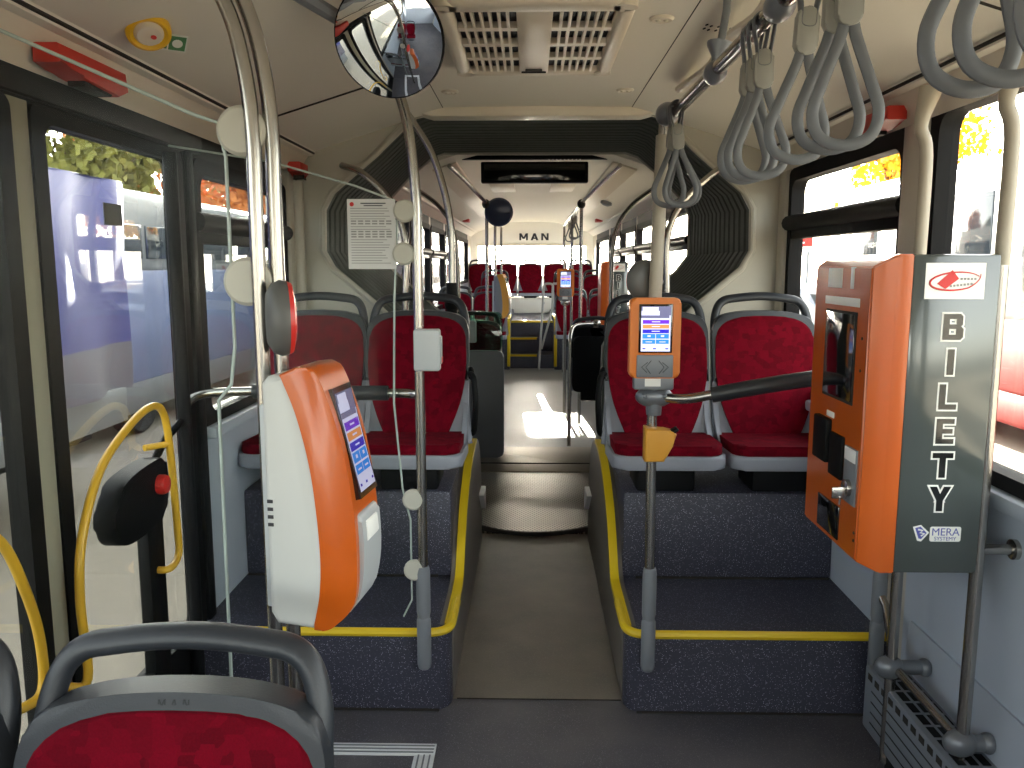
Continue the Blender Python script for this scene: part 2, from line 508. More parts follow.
def build_floor():
    b = MB(); b.use(M['floor']); b.box(XL - .05, Y0, -.12, XR + .05, 2.80, 0)
    b.use(M['floor_aisle']); b.box(XL - .05, 2.80, -.12, XR + .05, 4.66, .001)
    b.use(M['seam']); b.box(XL, 4.62, -.14, XR, 6.0, -.03)
    b.use(M['floor_rear']); b.box(XL - .05, 6.0, -.12, XR + .05, 12.7, 0)
    b.use(M['seam']); b.box(-.26, 2.797, .0005, .33, 2.803, .0025)
    struct(b.build('floor'), 'dark speckled vinyl bus floor')
build_floor()

WIN_R = [(-3.0, .38, .98, 2.0), (.46, 2.62, .98, 2.03), (2.80, 4.02, .98, 1.97),
         (6.55, 8.05, 1.0, 1.99), (8.2, 9.7, 1.0, 1.99), (9.85, 11.35, 1.0, 1.99), (11.5, 13.0, 1.0, 1.99), (13.2, 15.6, 1.25, 1.99)]
WIN_L = [(-3.0, 1.30, .98, 2.0), (2.92, 3.98, .98, 1.90),
         (6.55, 8.05, 1.0, 1.99), (8.2, 9.7, 1.0, 1.99), (9.85, 11.35, 1.0, 1.99), (11.5, 13.0, 1.0, 1.99), (13.2, 15.6, 1.25, 1.99)]
DOOR = (1.42, 2.84, 0.0, 1.95)

def wall(side):
    b = MB()
    x0, x1 = (XR, XR + .06) if side > 0 else (XL - .06, XL)
    op = sorted((WIN_R if side > 0 else WIN_L) + ([] if side > 0 else [DOOR]))
    for (ya, yb) in ((Y0, YB0 + .05), (YB1 - .05, YE)):
        y = ya
        for o in [o for o in op if ya <= o[0] < yb]:
            b.use(M['pillar']); b.box(x0, y, -.1, x1, o[0], 2.16)
            b.use(M['white_wall'])
            if o[2] > 0: b.box(x0, o[0], -.1, x1, o[1], o[2])
            b.use(M['dark_metal']); b.box(x0, o[0], o[3], x1, o[1], 2.16)
            y = o[1]
        b.use(M['pillar']); b.box(x0, y, -.1, x1, yb, 2.16)
    # window ledge
    b.use(M['white_wall'])
    s = -side
    xa, xb = (XR - .045, XR) if side > 0 else (XL, XL + .045)
    for (ya, yb) in (((Y0, YB0), (YB1, 13)) if side > 0 else ((Y0, 1.34), (2.9, YB0), (YB1, 13))):
        b.box(xa, ya, .93, xb, yb, .975, .012)
    return struct(b.build('wall_right' if side > 0 else 'wall_left'))
wall(1); wall(-1)

# windows: rubber frame, pane, transom with a tilting upper light
def window(i, side, o, transom=None):
    ya, yb, za, zb = o
    x0, x1 = (XR + .012, XR + .042) if side > 0 else (XL - .042, XL - .012)
    t = .035
    f = MB()
    xf0, xf1 = (XR - .012, XR + .05) if side > 0 else (XL - .05, XL + .012)
    n = len(rr(ya, za, yb, zb, .07))
    outer = rr(ya - .02, za - .02, yb + .02, zb + .02, .05); inner = rr(ya + t, za + t, yb - t, zb - t, .06)
    vs = []; fs = []
    for x in (xf0, xf1):
        vs += [(x, p[0], p[1]) for p in outer] + [(x, p[0], p[1]) for p in inner]
    m = len(outer)
    for k in range(m):
        l = (k + 1) % m
        fs += [(k, l, m + l, m + k), (2 * m + k, 3 * m + k, 3 * m + l, 2 * m + l), (m + k, m + l, 3 * m + l, 3 * m + k), (k, 2 * m + k, 2 * m + l, l)]
    f._add(vs, fs)
    root = f.build('window_%d' % i, M['black_matt'])
    struct(root)
    p = MB(); p.box(x0 + .012, ya + .02, za + .02, x0 + .018, yb - .02, zb - .02)
    p.build('pane', M['glass'] if side > 0 else M['glass_dimmed'], root)
    if transom:
        q = MB()
        xm = XR - .005 if side > 0 else XL + .005
        q.tube([(xm, ya - .01, transom), (xm, yb + .01, transom)], .036, 12, flat=(1, 1))
        xt0, xt1 = (XR - .006, XR + .045) if side > 0 else (XL - .045, XL + .006)
        q.box(xt0, ya + .02, transom - .075, xt1, yb - .02, transom - .02, .008)
        q.build('transom', M['dark_metal'], root)
    return root
k = 1
for o in WIN_R:
    window(k, 1, o, 1.745 if o[0] > 2.7 and o[0] < 13 else None); k += 1
for o in WIN_L:
    window(k, -1, o, 1.70 if o[0] > 2 and o[0] < 13 else None); k += 1
# windscreen side of the bus behind the viewer and the rear wall
def end_walls():
    b = MB(); b.use(M['white_wall'])
    b.box(XL - .06, Y0 - .06, -.1, XR + .06, Y0, 1.2); b.box(XL - .06, Y0 - .06, 1.2, XL + .25, Y0, 2.2); b.box(XR - .25, Y0 - .06, 1.2, XR + .06, Y0, 2.2)
    b.use(M['cream']); b.box(XL - .06, Y0 - .06, 1.85, XR + .06, Y0, 2.5)
    struct(b.build('wall_front'))
    b = MB(); b.use(M['cream'])
    b.box(XL - .06, YE, -.1, XR + .06, YE + .06, 1.30); b.box(XL - .06, YE, 1.95, XR + .06, YE + .06, 2.7)
    b.box(XL - .06, YE, 1.30, -1.04, YE + .06, 1.95); b.box(1.10, YE, 1.30, XR + .06, YE + .06, 1.95)
    struct(b.build('wall_rear'))
    f = MB()
    f.tube([(-1.03, YE - .005, 1.32), (1.09, YE - .005, 1.32), (1.09, YE - .005, 1.94), (-1.03, YE - .005, 1.94)], .025, 8, closed=True)
    r = struct(f.build('window_20', M['cream_trim']))
    p = MB(); p.box(-1.05, YE + .02, 1.29, 1.11, YE + .026, 1.96); p.build('pane', M['glass'], r)
    # raised name on the header above the rear window
    t = MB()
    for ch, cx in zip('MAN', (-.135, .08, .285)): block(t, ch, cx, 2.10, .135, YE + .001, 0, .012, 1.25)
    tag(t.build('wordmark', M['print_dark']), 'dark raised letters on the cream header above the rear window', 'lettering')
end_walls()

CEIL = [(0, 2.29), (.44, 2.285), (.60, 2.245), (1.075, 2.095), (1.085, 2.075), (1.115, 2.07), (1.205, 2.0), (1.27, 2.0)]
def ceiling(name, ya, yb, dz):
    b = MB(); b.use(M['cream'])
    prof = [(XC - x, z + dz) for x, z in reversed(CEIL)] + [(XC + x, z + dz) for x, z in CEIL[1:]]
    top = [(XC + 1.27, 2.6), (XC - 1.27, 2.6)]
    b.prism(prof + top, 'XZ', ya, yb)
    return struct(b.build(name, angle=25))
ceiling('ceiling', Y0 - .05, YB0, 0)
ceiling('ceiling_rear', YB1, YE + .05, .10)
# panel joints of the front ceiling
def seams():
    b = MB()
    for s in (1, -1):
        x = XC + s * 1.082
        b.tube([(x, Y0, 2.086), (x, YB0, 2.086)], .006, 6)
    for (x0, z0, x1, z1, y) in ((.50, 2.272, 1.05, 2.103, 1.95), (-.44, 2.272, -.99, 2.103, 1.70), (-.44, 2.272, -.99, 2.103, 3.25), (.50, 2.272, 1.05, 2.103, .75)):
        b.tube([(x0, y, z0), (x1, y, z1)], .0035, 6)
    for x in (XC + .445, XC - .445):
        b.tube([(x, Y0, 2.285), (x, YB0, 2.285)], .0025, 6)
    struct(b.build('trim_1', M['seam']), 'dark joint lines between the ceiling panels')
    b = MB()
    b.prism([(XC - .57, 2.18), (XC + .57, 2.18), (XC + .60, 2.30), (XC - .60, 2.30)][::-1] and
            [(XC - .56, 2.262), (XC - .50, 2.245), (XC + .50, 2.245), (XC + .56, 2.262), (XC + .56, 2.30), (XC - .56, 2.30)], 'XZ', YB0 - .10, YB0 + .03, .008)
    struct(b.build('trim_2', M['cream_trim']), 'cream lip across the ceiling before the bellows')
    for i, s in ((3, 1), (4, -1)):
        b = MB()
        x = XC + s * 1.17
        b.prism([(XC + s * 1.11, 2.070), (XC + s * 1.20, 2.070), (XC + s * 1.20, 2.0), (XC + s * 1.165, 1.985)], 'XZ', -1.5, YB0 - .03, .004)
        struct(b.build('trim_%d' % i, M['cream_trim']), 'cream strip along the top of the side windows')
    # dark header over the left door
    b = MB(); b.box(XL - .02, 1.2, 1.93, XL + .03, 2.95, 2.03, .01)
    struct(b.build('trim_5', M['black']), 'black header over the left door')
    # pillar covers beside the bellows and between the right windows
    b = MB()
    b.box(XR - .035, 2.64, .98, XR + .01, 2.78, 2.02, .012)
    b.box(XR - .03, 4.03, .98, XR + .01, YB0, 2.02, .012)
    struct(b.build('trim_6', M['pillar']), 'pale pillar covers beside the right windows')
    b = MB()
    b.box(XL - .01, 3.99, .98, XL + .03, YB0, 2.02, .012)
    b.tube([(XL + .04, 4.08, .9), (XL + .04, 4.08, 1.95)], .03, 10)
    struct(b.build('trim_7', M['pillar']), 'pale pillar cover beside the left window')
seams()

# ------------------------------------------------------------------ left door with two leaves
def door():
    b = MB()
    b.box(XL - .05, DOOR[0] - .04, -.02, XL + .02, DOOR[0] + .015, 1.95, .01)
    b.box(XL - .05, DOOR[1] - .015, -.02, XL + .02, DOOR[1] + .05, 1.95, .01)
    b.box(XL - .05, DOOR[0], 1.925, XL + .02, DOOR[1], 1.97, .01)
    root = struct(b.build('door_1', M['dark_metal']), 'dark framed bus door on the left with two glazed leaves')
    def leaf(ya, yb, shut):
        t = .055
        f = MB()
        outer = rr(ya, .02, yb, 1.925, .03); inner = rr(ya + t, .30, yb - t, 1.885, .04)
        m = len(outer); vs = []; fs = []
        for x in (XL - .035, XL + .012):
            vs += [(x, p[0], p[1]) for p in outer] + [(x, p[0], p[1]) for p in inner]
        for k in range(m):
            l = (k + 1) % m
            fs += [(k, l, m + l, m + k), (2 * m + k, 3 * m + k, 3 * m + l, 2 * m + l), (m + k, m + l, 3 * m + l, 3 * m + k), (k, 2 * m + k, 2 * m + l, l)]
        f._add(vs, fs)
        lf = f.build('leaf', M['black'], root)
        p = MB(); p.box(XL - .014, ya + .03, .28, XL - .008, yb - .03, 1.90); p.build('pane', M['glass_dimmed'], lf)
        return lf
    a = leaf(1.44, 1.89, 0); c = leaf(1.965, 2.81, 0)
    g = MB(); g.box(XL - .02, 1.885, .02, XL + .006, 1.97, 1.935, .008); g.build('rubber_seal', M['gap_rubber'], root)
    x = XL + .05
    h = MB()
    pts = catmull([(x - .05, 1.52, 1.05), (x, 1.56, 1.03), (x, 1.667, .97), (x, 1.736, .835), (x, 1.774, .70), (x, 1.768, .582), (x, 1.69, .58), (x - .05, 1.66, .58)], 6)
    h.tube(pts, .0115, 10); h.build('handle', M['yellow_rail'], a)
    h = MB()
    pts = catmull([(x - .05, 1.93, .50), (x, 1.955, .51), (x, 1.948, .72), (x, 1.977, .87), (x, 2.086, 1.02), (x, 2.261, 1.106), (x, 2.40, 1.135), (x, 2.475, 1.10), (x, 2.505, .98), (x, 2.525, .714), (x, 2.52, .635), (x, 2.45, .615), (x - .05, 2.44, .615)], 6)
    h.tube(pts, .0115, 10)
    h.tube([(x, 2.50, 1.0), (x - .05, 2.44, 1.0)], .01, 8)
    h.build('handle', M['yellow_rail'], c)
    # emergency opener box
    e = MB()
    e.X = Matrix.Translation((XL + .03, 2.27, .875))
    out = [(q[0], q[1]) for q in catmull([(-.165, -.02, 0), (-.14, .055, 0), (-.05, .095, 0), (.13, .105, 0), (.165, .07, 0), (.165, -.05, 0), (.06, -.085, 0), (-.07, -.09, 0), (-.145, -.07, 0)], 4, True)]
    e.prism(out, 'YZ', -.02, .04, .015, 3)
    e.X = None; e.tube([(XL + .03, 2.40, .94), (XL + .03, 2.52, 1.01), (XL + .03, 2.70, 1.06)], .012, 8); e.box(XL - .02, 2.39, .03, XL + .02, 2.50, .84, .01)
    bx = e.build('opener_box', M['black'], c)
    kb = MB(); kb.lathe([(.030, 0), (.030, .016), (.026, .026), (.016, .030), (0, .031)], (XL + .068, 2.375, .905), (1, 0, 0), 20)
    kb.build('button', M['red_button'], bx)
    st = MB(); st.box(XL - .004, 2.30, 1.66, XL - .001, 2.40, 1.72); st.build('sticker', M['print_dark'], c)
    # dark hinge post
    ps = MB(); ps.tube([(XL + .035, 2.66, .02), (XL + .035, 2.66, 1.9)], .022, 10); ps.build('hinge_post', M['dark_metal'], root)
door()

# ------------------------------------------------------------------ podiums over the wheels
def podium(side):
    name = 'platform'
    xa = XC + side * .305; xw = XR if side > 0 else XL
    b = MB(); b.use(M['podium'])
    r = .07
    pts = [(xw, 2.72)]
    for k in range(7):
        a = R(90 * k / 6)
        pts.append((xa + side * r - side * r * math.sin(a), 2.72 + r - r * math.cos(a)))
    pts += [(xa, 4.60), (xw, 4.60)]
    b.prism(pts, 'XY', .0, .28)
    x2 = xa + side * .045
    b.box(min(x2, xw), 3.27, .28, max(x2, xw), 4.14, .64, .012)
    lab = 'dark speckled vinyl platform under the %s pair of seats, stepped up towards the back' % ('right' if side > 0 else 'left')
    root = struct(b.build(name), lab)
    # guard panel along the aisle
    top = [(2.80, .282), (3.15, .284), (3.24, .31), (3.32, .40), (3.45, .52), (3.68, .625), (3.95, .675), (4.20, .66), (4.40, .56), (4.52, .38), (4.56, .05)]
    tp = [(p.x, p.y) for p in catmull([(a_, b_, 0) for a_, b_ in top], 5)]
    g = MB(); g.prism(tp + [(4.56, .012), (2.80, .012)], 'YZ', xa - side * .004, xa + side * .045, .004)
    g.build('guard_panel', M['guard'], root)
    br = MB(); br.prism([(4.30, .33), (4.50, .33), (4.53, .20), (4.50, .20)], 'YZ', xa - side * .03, xa, .004)
    br.build('bracket', M['alu'], root)
    # yellow edge
    y = MB()
    e0 = fillet([(xw - side * .01, 2.722, .288), (xa + side * .002, 2.722, .288), (xa + side * .002, 3.0, .288)], .08, 8)
    y.tube(e0, .017, 8, flat=(1.0, .9))
    ct = [p for p in tp if p[0] < 4.15]
    n = len(ct); vs = []; fs = []
    for p in ct:
        for (dx, dz) in ((-.008, -.014), (-.008, .010), (.026, .010), (.026, -.004)):
            # offset along the curve's normal
            vs.append((xa + side * dx, p[0] - (.0 if dz < 0 else .008), p[1] + dz))
    for i in range(n - 1):
        for k in range(4):
            l = (k + 1) % 4
            fs.append((i * 4 + k, i * 4 + l, i * 4 + 4 + l, i * 4 + 4 + k))
    fs += [(3, 2, 1, 0), tuple((n - 1) * 4 + q for q in range(4))]
    y._add(vs, fs)
    y.build('yellow_edge', M['yellow'], root)
    c = MB(); c.tube([(xa + side * .1, 3.262, .284), (xw - side * .01, 3.262, .284)], .006, 6)
    c.tube([(xa + side * .04, 2.716, .004), (xw - side * .01, 2.716, .004)], .005, 6)
    c.build('cove_bead', M['seam'], root)
podium(1); podium(-1)

# ------------------------------------------------------------------ bellows joint
def bellows():
    root = empty('bellows', (XC, 5.2, 0), 'black pleated rubber bellows joining the two halves of the bus', 'bellows')
    A = [(0, 2.275), (.54, 2.275), (.60, 2.25), (.78, 2.08), (1.00, 1.90), (1.045, 1.82), (1.05, 1.62), (1.0, 1.53), (.80, 1.36), (.58, 1.15), (.52, 1.0), (.50, .02)]
    B = [(0, 2.36), (.66, 2.36), (.75, 2.33), (.92, 2.19), (1.10, 2.0), (1.14, 1.9), (1.14, 1.62), (1.05, 1.5), (.82, 1.30), (.60, 1.1), (.52, .95), (.50, .02)]
    def full(P): return [(XC - x, z) for x, z in reversed(P)] + [(XC + x, z) for x, z in P[1:]]
    FA, FB = full(A), full(B)
    nf = 15
    steps = [(0, 0.0), (.62, 0.0), (.72, .012), (.81, .055), (.90, .012)]
    rows = []
    for i in range(nf * 5 + 1):
        u, amp = steps[i % 5]
        t = (i // 5 + u) / nf
        ring = []
        for (xa, za), (xb, zb) in zip(FA, FB):
            x = xa + (xb - xa) * t; z = za + (zb - za) * t
            dx, dz = x - XC, z - 1.3
            l = math.hypot(dx, dz)
            ring.append((x + dx / l * amp, YB0 + .02 + (YB1 - YB0 - .04) * t, z + dz / l * amp))
        rows.append(ring)
    m = len(FA)
    vs = [v for r_ in rows for v in r_]; fs = []
    for i in range(len(rows) - 1):
        for k in range(m - 1):
            fs.append((i * m + k, i * m + k + 1, (i + 1) * m + k + 1, (i + 1) * m + k))
    b = MB(); b._add(vs, fs); b.build('pleats', M['bellows'], root, angle=30)
    O = [(0, 2.58), (.60, 2.58), (.80, 2.58), (1.0, 2.4), (1.2, 2.2), (1.245, 1.9), (1.245, 1.62), (1.245, 1.5), (1.245, 1.3), (1.245, 1.1), (1.245, .95), (1.245, .0)]
    FO = full(O)
    for nm, F, ya, yb in (('front_frame', FA, YB0 - .03, YB0 + .04), ('rear_frame', FB, YB1 - .06, YB1 + .02)):
        f = MB()
        vs = [(x, ya, z) for x, z in F] + [(x, ya, z) for x, z in FO] + [(x, yb, z) for x, z in F] + [(x, yb, z) for x, z in FO]
        fs = []
        for k in range(m - 1):
            fs += [(k, k + 1, m + k + 1, m + k), (2 * m + k, 3 * m + k, 3 * m + k + 1, 2 * m + k + 1), (k, 2 * m + k, 2 * m + k + 1, k + 1)]
        f._add(vs, fs)
        f.tube([(x, ya - .004, z) for x, z in F], .016, 8)
        f.build(nm, M['frame_grey'], root)
bellows()

def turntable():
    root = empty('turntable', (XC, 5.4, -.03), 'round metal tread plate turning under the bellows in the aisle', 'turntable')
    b = MB()
    out = []
    for k in range(41):
        a = R(205 + 130 * k / 40)
        out.append((XC + 1.12 * math.cos(a) * .62, 5.75 + 1.12 * math.sin(a)))
    out += [(XC + .62, 6.06), (XC - .62, 6.06)]
    b.prism(out, 'XY', -.03, .022, .004); b.build('tread_plate', M['tread'], root)
    b = MB(); b.tube([(p[0], p[1] - .002, .008) for p in out[:41]], .016, 8); b.build('edge_trim', M['seam'], root)
    b = MB()
    b.prism(rr(XC - .60, 6.03, XC + .60, 6.88, .02), 'XY', .0, .026, .004); b.build('cover_plate', M['cover_plate'], root)
    b = MB(); b.box(XC - .6, 6.28, .025, XC + .6, 6.30, .03); b.build('hinge_strip', M['seam'], root)
turntable()

# ------------------------------------------------------------------ seats
def seat_map(z):
    """backrest lean: offset in y for a height above the seat"""
    return .36 + max(0, z - .05) * .26
def make_seat():
    root = empty('passenger_seat', (0, 0, 0), '', 'seat')
    W = .224
    def lean(mb):
        for v in mb.v:
            v.y += seat_map(v.z)
        return mb
    # back shell
    o = [(-W * .93, .02), (-W, .10), (-W, .46), (-W * .97, .525), (-W * .85, .56), (-W * .5, .577), (0, .583), (W * .5, .577), (W * .85, .56), (W * .97, .525), (W, .46), (W, .10), (W * .93, .02)]
    b = MB()
    o = [(p.x, p.y) for p in catmull([(a, c, 0) for a, c in o], 3, True)]
    b.prism(o, 'XZ', .0, .034, .010, 3)
    for v in b.v: v.y += (v.x / W) ** 2 * -.012
    lean(b); sh = b.build('back_shell', M['shell'], root, local=True)
    # darker upper rim of the shell
    b = MB()
    rim = [(-W * 1.005, .30), (-W * 1.005, .47), (-W * .975, .535), (-W * .86, .575), (-W * .5, .596), (0, .602), (W * .5, .596), (W * .86, .575), (W * .975, .535), (W * 1.005, .47), (W * 1.005, .30),
           (W * .955, .30), (W * .95, .45), (W * .90, .520), (W * .74, .555), (W * .4, .572), (0, .577), (-W * .4, .572), (-W * .74, .555), (-W * .90, .520), (-W * .95, .44), (-W * .955, .30)]
    n1 = 11
    sm = lambda q: [(p.x, p.y) for p in catmull([(a, c, 0) for a, c in q], 4)]
    b.prism(sm(rim[:n1]) + sm(rim[n1:]), 'XZ', -.022, .03, .006, 2)
    for v in b.v: v.y += (v.x / W) ** 2 * -.012
    lean(b); b.build('shell_rim', M['shell_dark'], root, local=True)
    # grip handle over the back
    b = MB()
    hp = fillet([(-W * .90, 0, .45), (-W * .93, .004, .56), (-W * .80, .008, .645), (0, .008, .668), (W * .80, .008, .645), (W * .93, .004, .56), (W * .90, 0, .45)], .085, 8)
    b.tube(hp, .0185, 12, flat=(1.0, 1.12))
    for v in b.v: v.y += .012
    lean(b); b.build('grip_handle', M['shell_dark'], root, local=True)
    # back cushion
    o = [(-W * .60, .06), (-W * .84, .20), (-W * .95, .33), (-W * .95, .46), (-W * .89, .527), (-W * .6, .569), (0, .580), (W * .6, .569), (W * .89, .527), (W * .95, .46), (W * .95, .33), (W * .84, .20), (W * .60, .06)]
    o = [(p.x, p.y) for p in catmull([(a, c, 0) for a, c in o], 3)] 
    b = MB(); b.prism(o, 'XZ', -.034, .01, .016, 4)
    for v in b.v: v.y += (v.x / W) ** 2 * -.008
    lean(b); b.build('back_cushion', M['red'], root, local=True)
    # seat cushion
    o = rr(-W * .95, .012, W * .95, .40, .05)
    b = MB(); b.prism(o, 'XY', .045, .095, .022, 4)
    for v in b.v: v.z -= max(0, v.y - .1) * .05
    b.build('seat_cushion', M['red'], root, local=True)
    b = MB(); b.prism(rr(-W, 0, W, .42, .05), 'XY', .0, .055, .014, 3)
    for v in b.v: v.z -= max(0, v.y - .1) * .05
    for s in (-1, 1):
        b.prism([(.22, .02), (.40, .02), (.47, .30), (.43, .30), (.36, .14)], 'YZ', s * W - s * .022, s * W, .006)
    b.build('seat_pan', M['shell'], root, local=True)
    b = MB(); b.box(-.12, .10, -.12, .12, .34, .005, .02); b.box(-.17, .15, -.02, .17, .30, .005, .01)
    b.build('mount', M['dark_metal'], root, local=True)
    return root
seat0 = make_seat()
used = [False]
def seat(x, y, z, label, group, facing=-1, side_grip=0):
    o = seat0 if not used[0] else copy_tree(seat0)
    used[0] = True
    o.location = (x, y, z); o.rotation_euler = (0, 0, 0 if facing < 0 else PI)
    o['label'] = label; o['category'] = 'seat'; o['group'] = group
    return o
mirrored_grips = []
seat(-.512, .635, .335, 'near red seat in the bottom left corner, seen over its charcoal grip handle', 'seats beside the left door')
seat(-.985, .635, .335, 'red seat cut off by the left edge beside the near one', 'seats beside the left door')
sR1 = seat(.553, 3.19, .75, 'red seat on the right platform nearest the aisle, behind the orange validator', 'seats on the platforms')
seat(1.02, 3.19, .75, 'red seat on the right platform behind the ticket machine, next to the right window', 'seats on the platforms')
sL1 = seat(-.494, 3.19, .75, 'red seat on the left platform nearest the aisle, behind the steel pole', 'seats on the platforms')
seat(-.946, 3.19, .75, 'red seat on the left platform next to the left window, behind the partition glass', 'seats on the platforms')
seat(-.512, -.46, .335, 'red seat facing the near one, seen only in the round mirror, aisle side', 'seats seen in the mirror', 1)
seat(-.975, -.46, .335, 'red seat facing the near one, seen only in the round mirror, window side', 'seats seen in the mirror', 1)
g2 = 'seats in the rear half of the bus'
seat(-.47, 6.62, .48, 'red seat nearest the aisle behind the green tinted partition', g2)
seat(-.93, 6.62, .48, 'red seat by the left wall behind the green tinted partition', g2)
seat(.585, 7.94, .42, 'rear facing seat showing its black back to the aisle on the right', g2, 1)
seat(1.05, 7.94, .42, 'rear facing seat showing its black back beside the right wall', g2, 1)
seat(.58, 11.3, .55, 'red seat beyond the far ticket machine, on the aisle side', g2)
seat(1.05, 11.3, .55, 'red seat beyond the far ticket machine, by the window', g2)
seat(-.53, 10.6, .60, 'red seat far back on the left, aisle side', g2)
seat(-1.0, 10.6, .60, 'red seat far back on the left, window side', g2)
seat(.60, 13.0, .80, 'red seat on the raised rear floor, right of the far steps and nearest the aisle', g2)
seat(1.07, 13.0, .80, 'red seat on the raised rear floor, right of the far steps by the window', g2)
seat(-.57, 13.0, .80, 'red seat on the raised rear floor, left of the far steps and nearest the aisle', g2)
for i, x in enumerate((-.95, -.475, 0.0, .475, .95)):
    seat(x, 15.45, .98, 'red seat of the back row under the rear window, %s' % ('first from the left', 'second from the left', 'in the middle behind the aisle', 'second from the right', 'first from the right')[i], 'back row seats')
# black back covers of the rear facing seats
for o in [q for q in COL.objects if q.get('label', '').startswith('rear facing seat')]:
    b = MB(); b.prism(rr(-.2, -.02, .2, .50, .05), 'XZ', .045, .075, .012, 3)
    for v in b.v: v.y += seat_map(v.z)
    b.build('back_cover', M['black'], o, local=True)
    for ch in o.children:
        if ch.name.startswith('back_shell'):
            ch.data = ch.data.copy(); ch.data.materials[0] = M['dark_metal']
# black aisle side grips
for o, s in ((sR1, -1), (sL1, 1)):
    b = MB()
    b.tube(fillet([(s * .222, .42, .33), (s * .25, .36, .33), (s * .262, .33, .22), (s * .25, .37, .07), (s * .222, .42, .06)], .05, 5), .013, 10)
    b.ball((s * .235, .42, .33), (.016, .03, .03))
    b.build('side_grip', M['black'], o, local=True)
# embossed maker mark on the near seat rim
near = [q for q in COL.objects if q.get('label', '').startswith('near red seat')][0]
b = MB()
for ch, cx in zip('MAN', (-.018, 0, .0175)): block(b, ch, cx, .5885, .0115, 0, 0, .004)
for v in b.v: v.y += seat_map(v.z) - .0222
b.build('embossed_mark', M['emboss'], near, local=True)

# ------------------------------------------------------------------ poles
SOCK = lambda b, x, y: (b.lathe([(.020, 0), (.024, .02), (.024, .16), (.021, .18), (.017, .182)], (x, y, .36), (0, 0, 1), 16), b.box(x - .024, y - .022, .17, x + .024, y + .022, .37, .02, 3))
def pole_left():
    r = empty('handrail_pole', (-.36, 2.685, .17), 'steel pole on the left platform front carrying a small grey box', 'pole')
    b = MB(); b.tube(catmull([(-.36, 2.685, .5), (-.361, 2.685, 1.0), (-.362, 2.685, 1.60), (-.366, 2.685, 1.80), (-.396, 2.685, 2.03), (-.458, 2.685, 2.16), (-.56, 2.685, 2.27)], 6), .0165, 14)
    b.build('tube', M['chrome'], r)
    b = MB(); SOCK(b, -.36, 2.685); b.build('foot_socket', M['socket'], r)
    return r
pole_left()
def pole_right():
    r = empty('handrail_pole', (.405, 2.685, .17), 'steel pole on the right platform front carrying the small orange validator', 'pole')
    b = MB(); b.tube([(.405, 2.685, .5), (.40, 2.685, 1.0), (.40, 2.685, 1.5), (.415, 2.685, 2.0)], .0165, 14); b.build('tube', M['chrome'], r)
    b = MB(); b.tube([(.40, 2.685, 1.43), (.412, 2.685, 1.95)], .021, 14); b.build('sleeve', M['sleeve'], r)
    b = MB(); SOCK(b, .405, 2.685); b.build('foot_socket', M['socket'], r)
pole_right()
def pole_wall():
    r = empty('handrail_pole', (1.175, 2.685, .17), 'short steel pole by the right wall at the platform front, behind the ticket machine', 'pole')
    b = MB(); b.tube([(1.175, 2.685, .5), (1.17, 2.685, 1.25)], .0165, 14); b.build('tube', M['chrome'], r)
    b = MB(); SOCK(b, 1.175, 2.685); b.build('foot_socket', M['socket'], r)
pole_wall()
def pole_door():
    r = empty('handrail_pole', (-.485, 1.5, 0), 'steel door pole pair behind the big orange and white validator', 'pole')
    b = MB(); b.tube(catmull([(-.487, 1.5, 0), (-.487, 1.5, .8), (-.490, 1.5, 1.58), (-.490, 1.5, 1.78), (-.502, 1.5, 1.90), (-.530, 1.5, 2.0), (-.60, 1.5, 2.12), (-.72, 1.5, 2.20)], 6), .0135, 14)
    b.build('tube', M['chrome'], r)
    b = MB(); b.tube(catmull([(-.458, 1.52, 0), (-.458, 1.52, .8), (-.462, 1.52, 1.58), (-.462, 1.52, 1.78), (-.474, 1.52, 1.90), (-.50, 1.52, 2.0), (-.56, 1.52, 2.13), (-.66, 1.52, 2.22)], 6), .0135, 14)
    b.build('tube', M['chrome'], r)
    return r
pole_door()
# poles of the ticket machine
def pole_machine(x, y, label, zs):
    r = empty('handrail_pole', (x, y, 0.03), label, 'pole')
    b = MB(); b.tube([(x, y, .03), (x, y, 1.72)], .0165, 14); b.build('tube', M['chrome'], r)
    b = MB(); b.tube(catmull([(x, y, 1.55), (x, y, 1.85), (x - .02, y, 1.93), (x + .0, y, 2.03)], 5), [.018] * 11 + [.020, .022, .025, .028, .031][:5], 14)
    b.build('sleeve', M['sleeve'], r)
    b = MB(); b.ball((x - .005, y, zs), (.045, .032, .036)); b.tube([(x, y, zs), (XR - .02, y, zs)], .022, 12); b.ball((XR - .03, y, zs), (.022, .028, .028))
    b.build('wall_clamp', M['clampm'], r)
    return r
pole_machine(1.10, 2.40, 'steel pole behind the ticket machine, the one nearer the seats', .34)
pole_machine(1.135, 2.045, 'steel pole at the right edge of the ticket machine', .31)
b = MB(); b.tube([(1.11, 2.40, .34), (1.135, 2.045, .31)], .0135, 12); b.tube([(1.11, 2.40, .345), (1.15, 2.52, .36), (1.18, 2.64, .43), (1.175, 2.68, .46)], .013, 10)
tag(b.build('connecting_rail', M['chrome']), 'steel rail low over the heater linking the two ticket machine poles', 'rail')
b = MB(); b.tube([(1.135, 2.045, .838), (1.228, 2.045, .838)], .0135, 12); b.lathe([(.026, -.008), (.026, .004), (.018, .008)], (1.222, 2.045, .838), (-1, 0, 0), 18)
tag(b.build('wall_bar', M['chrome']), 'short steel bar from the right machine pole to the wall below the near window', 'rail')

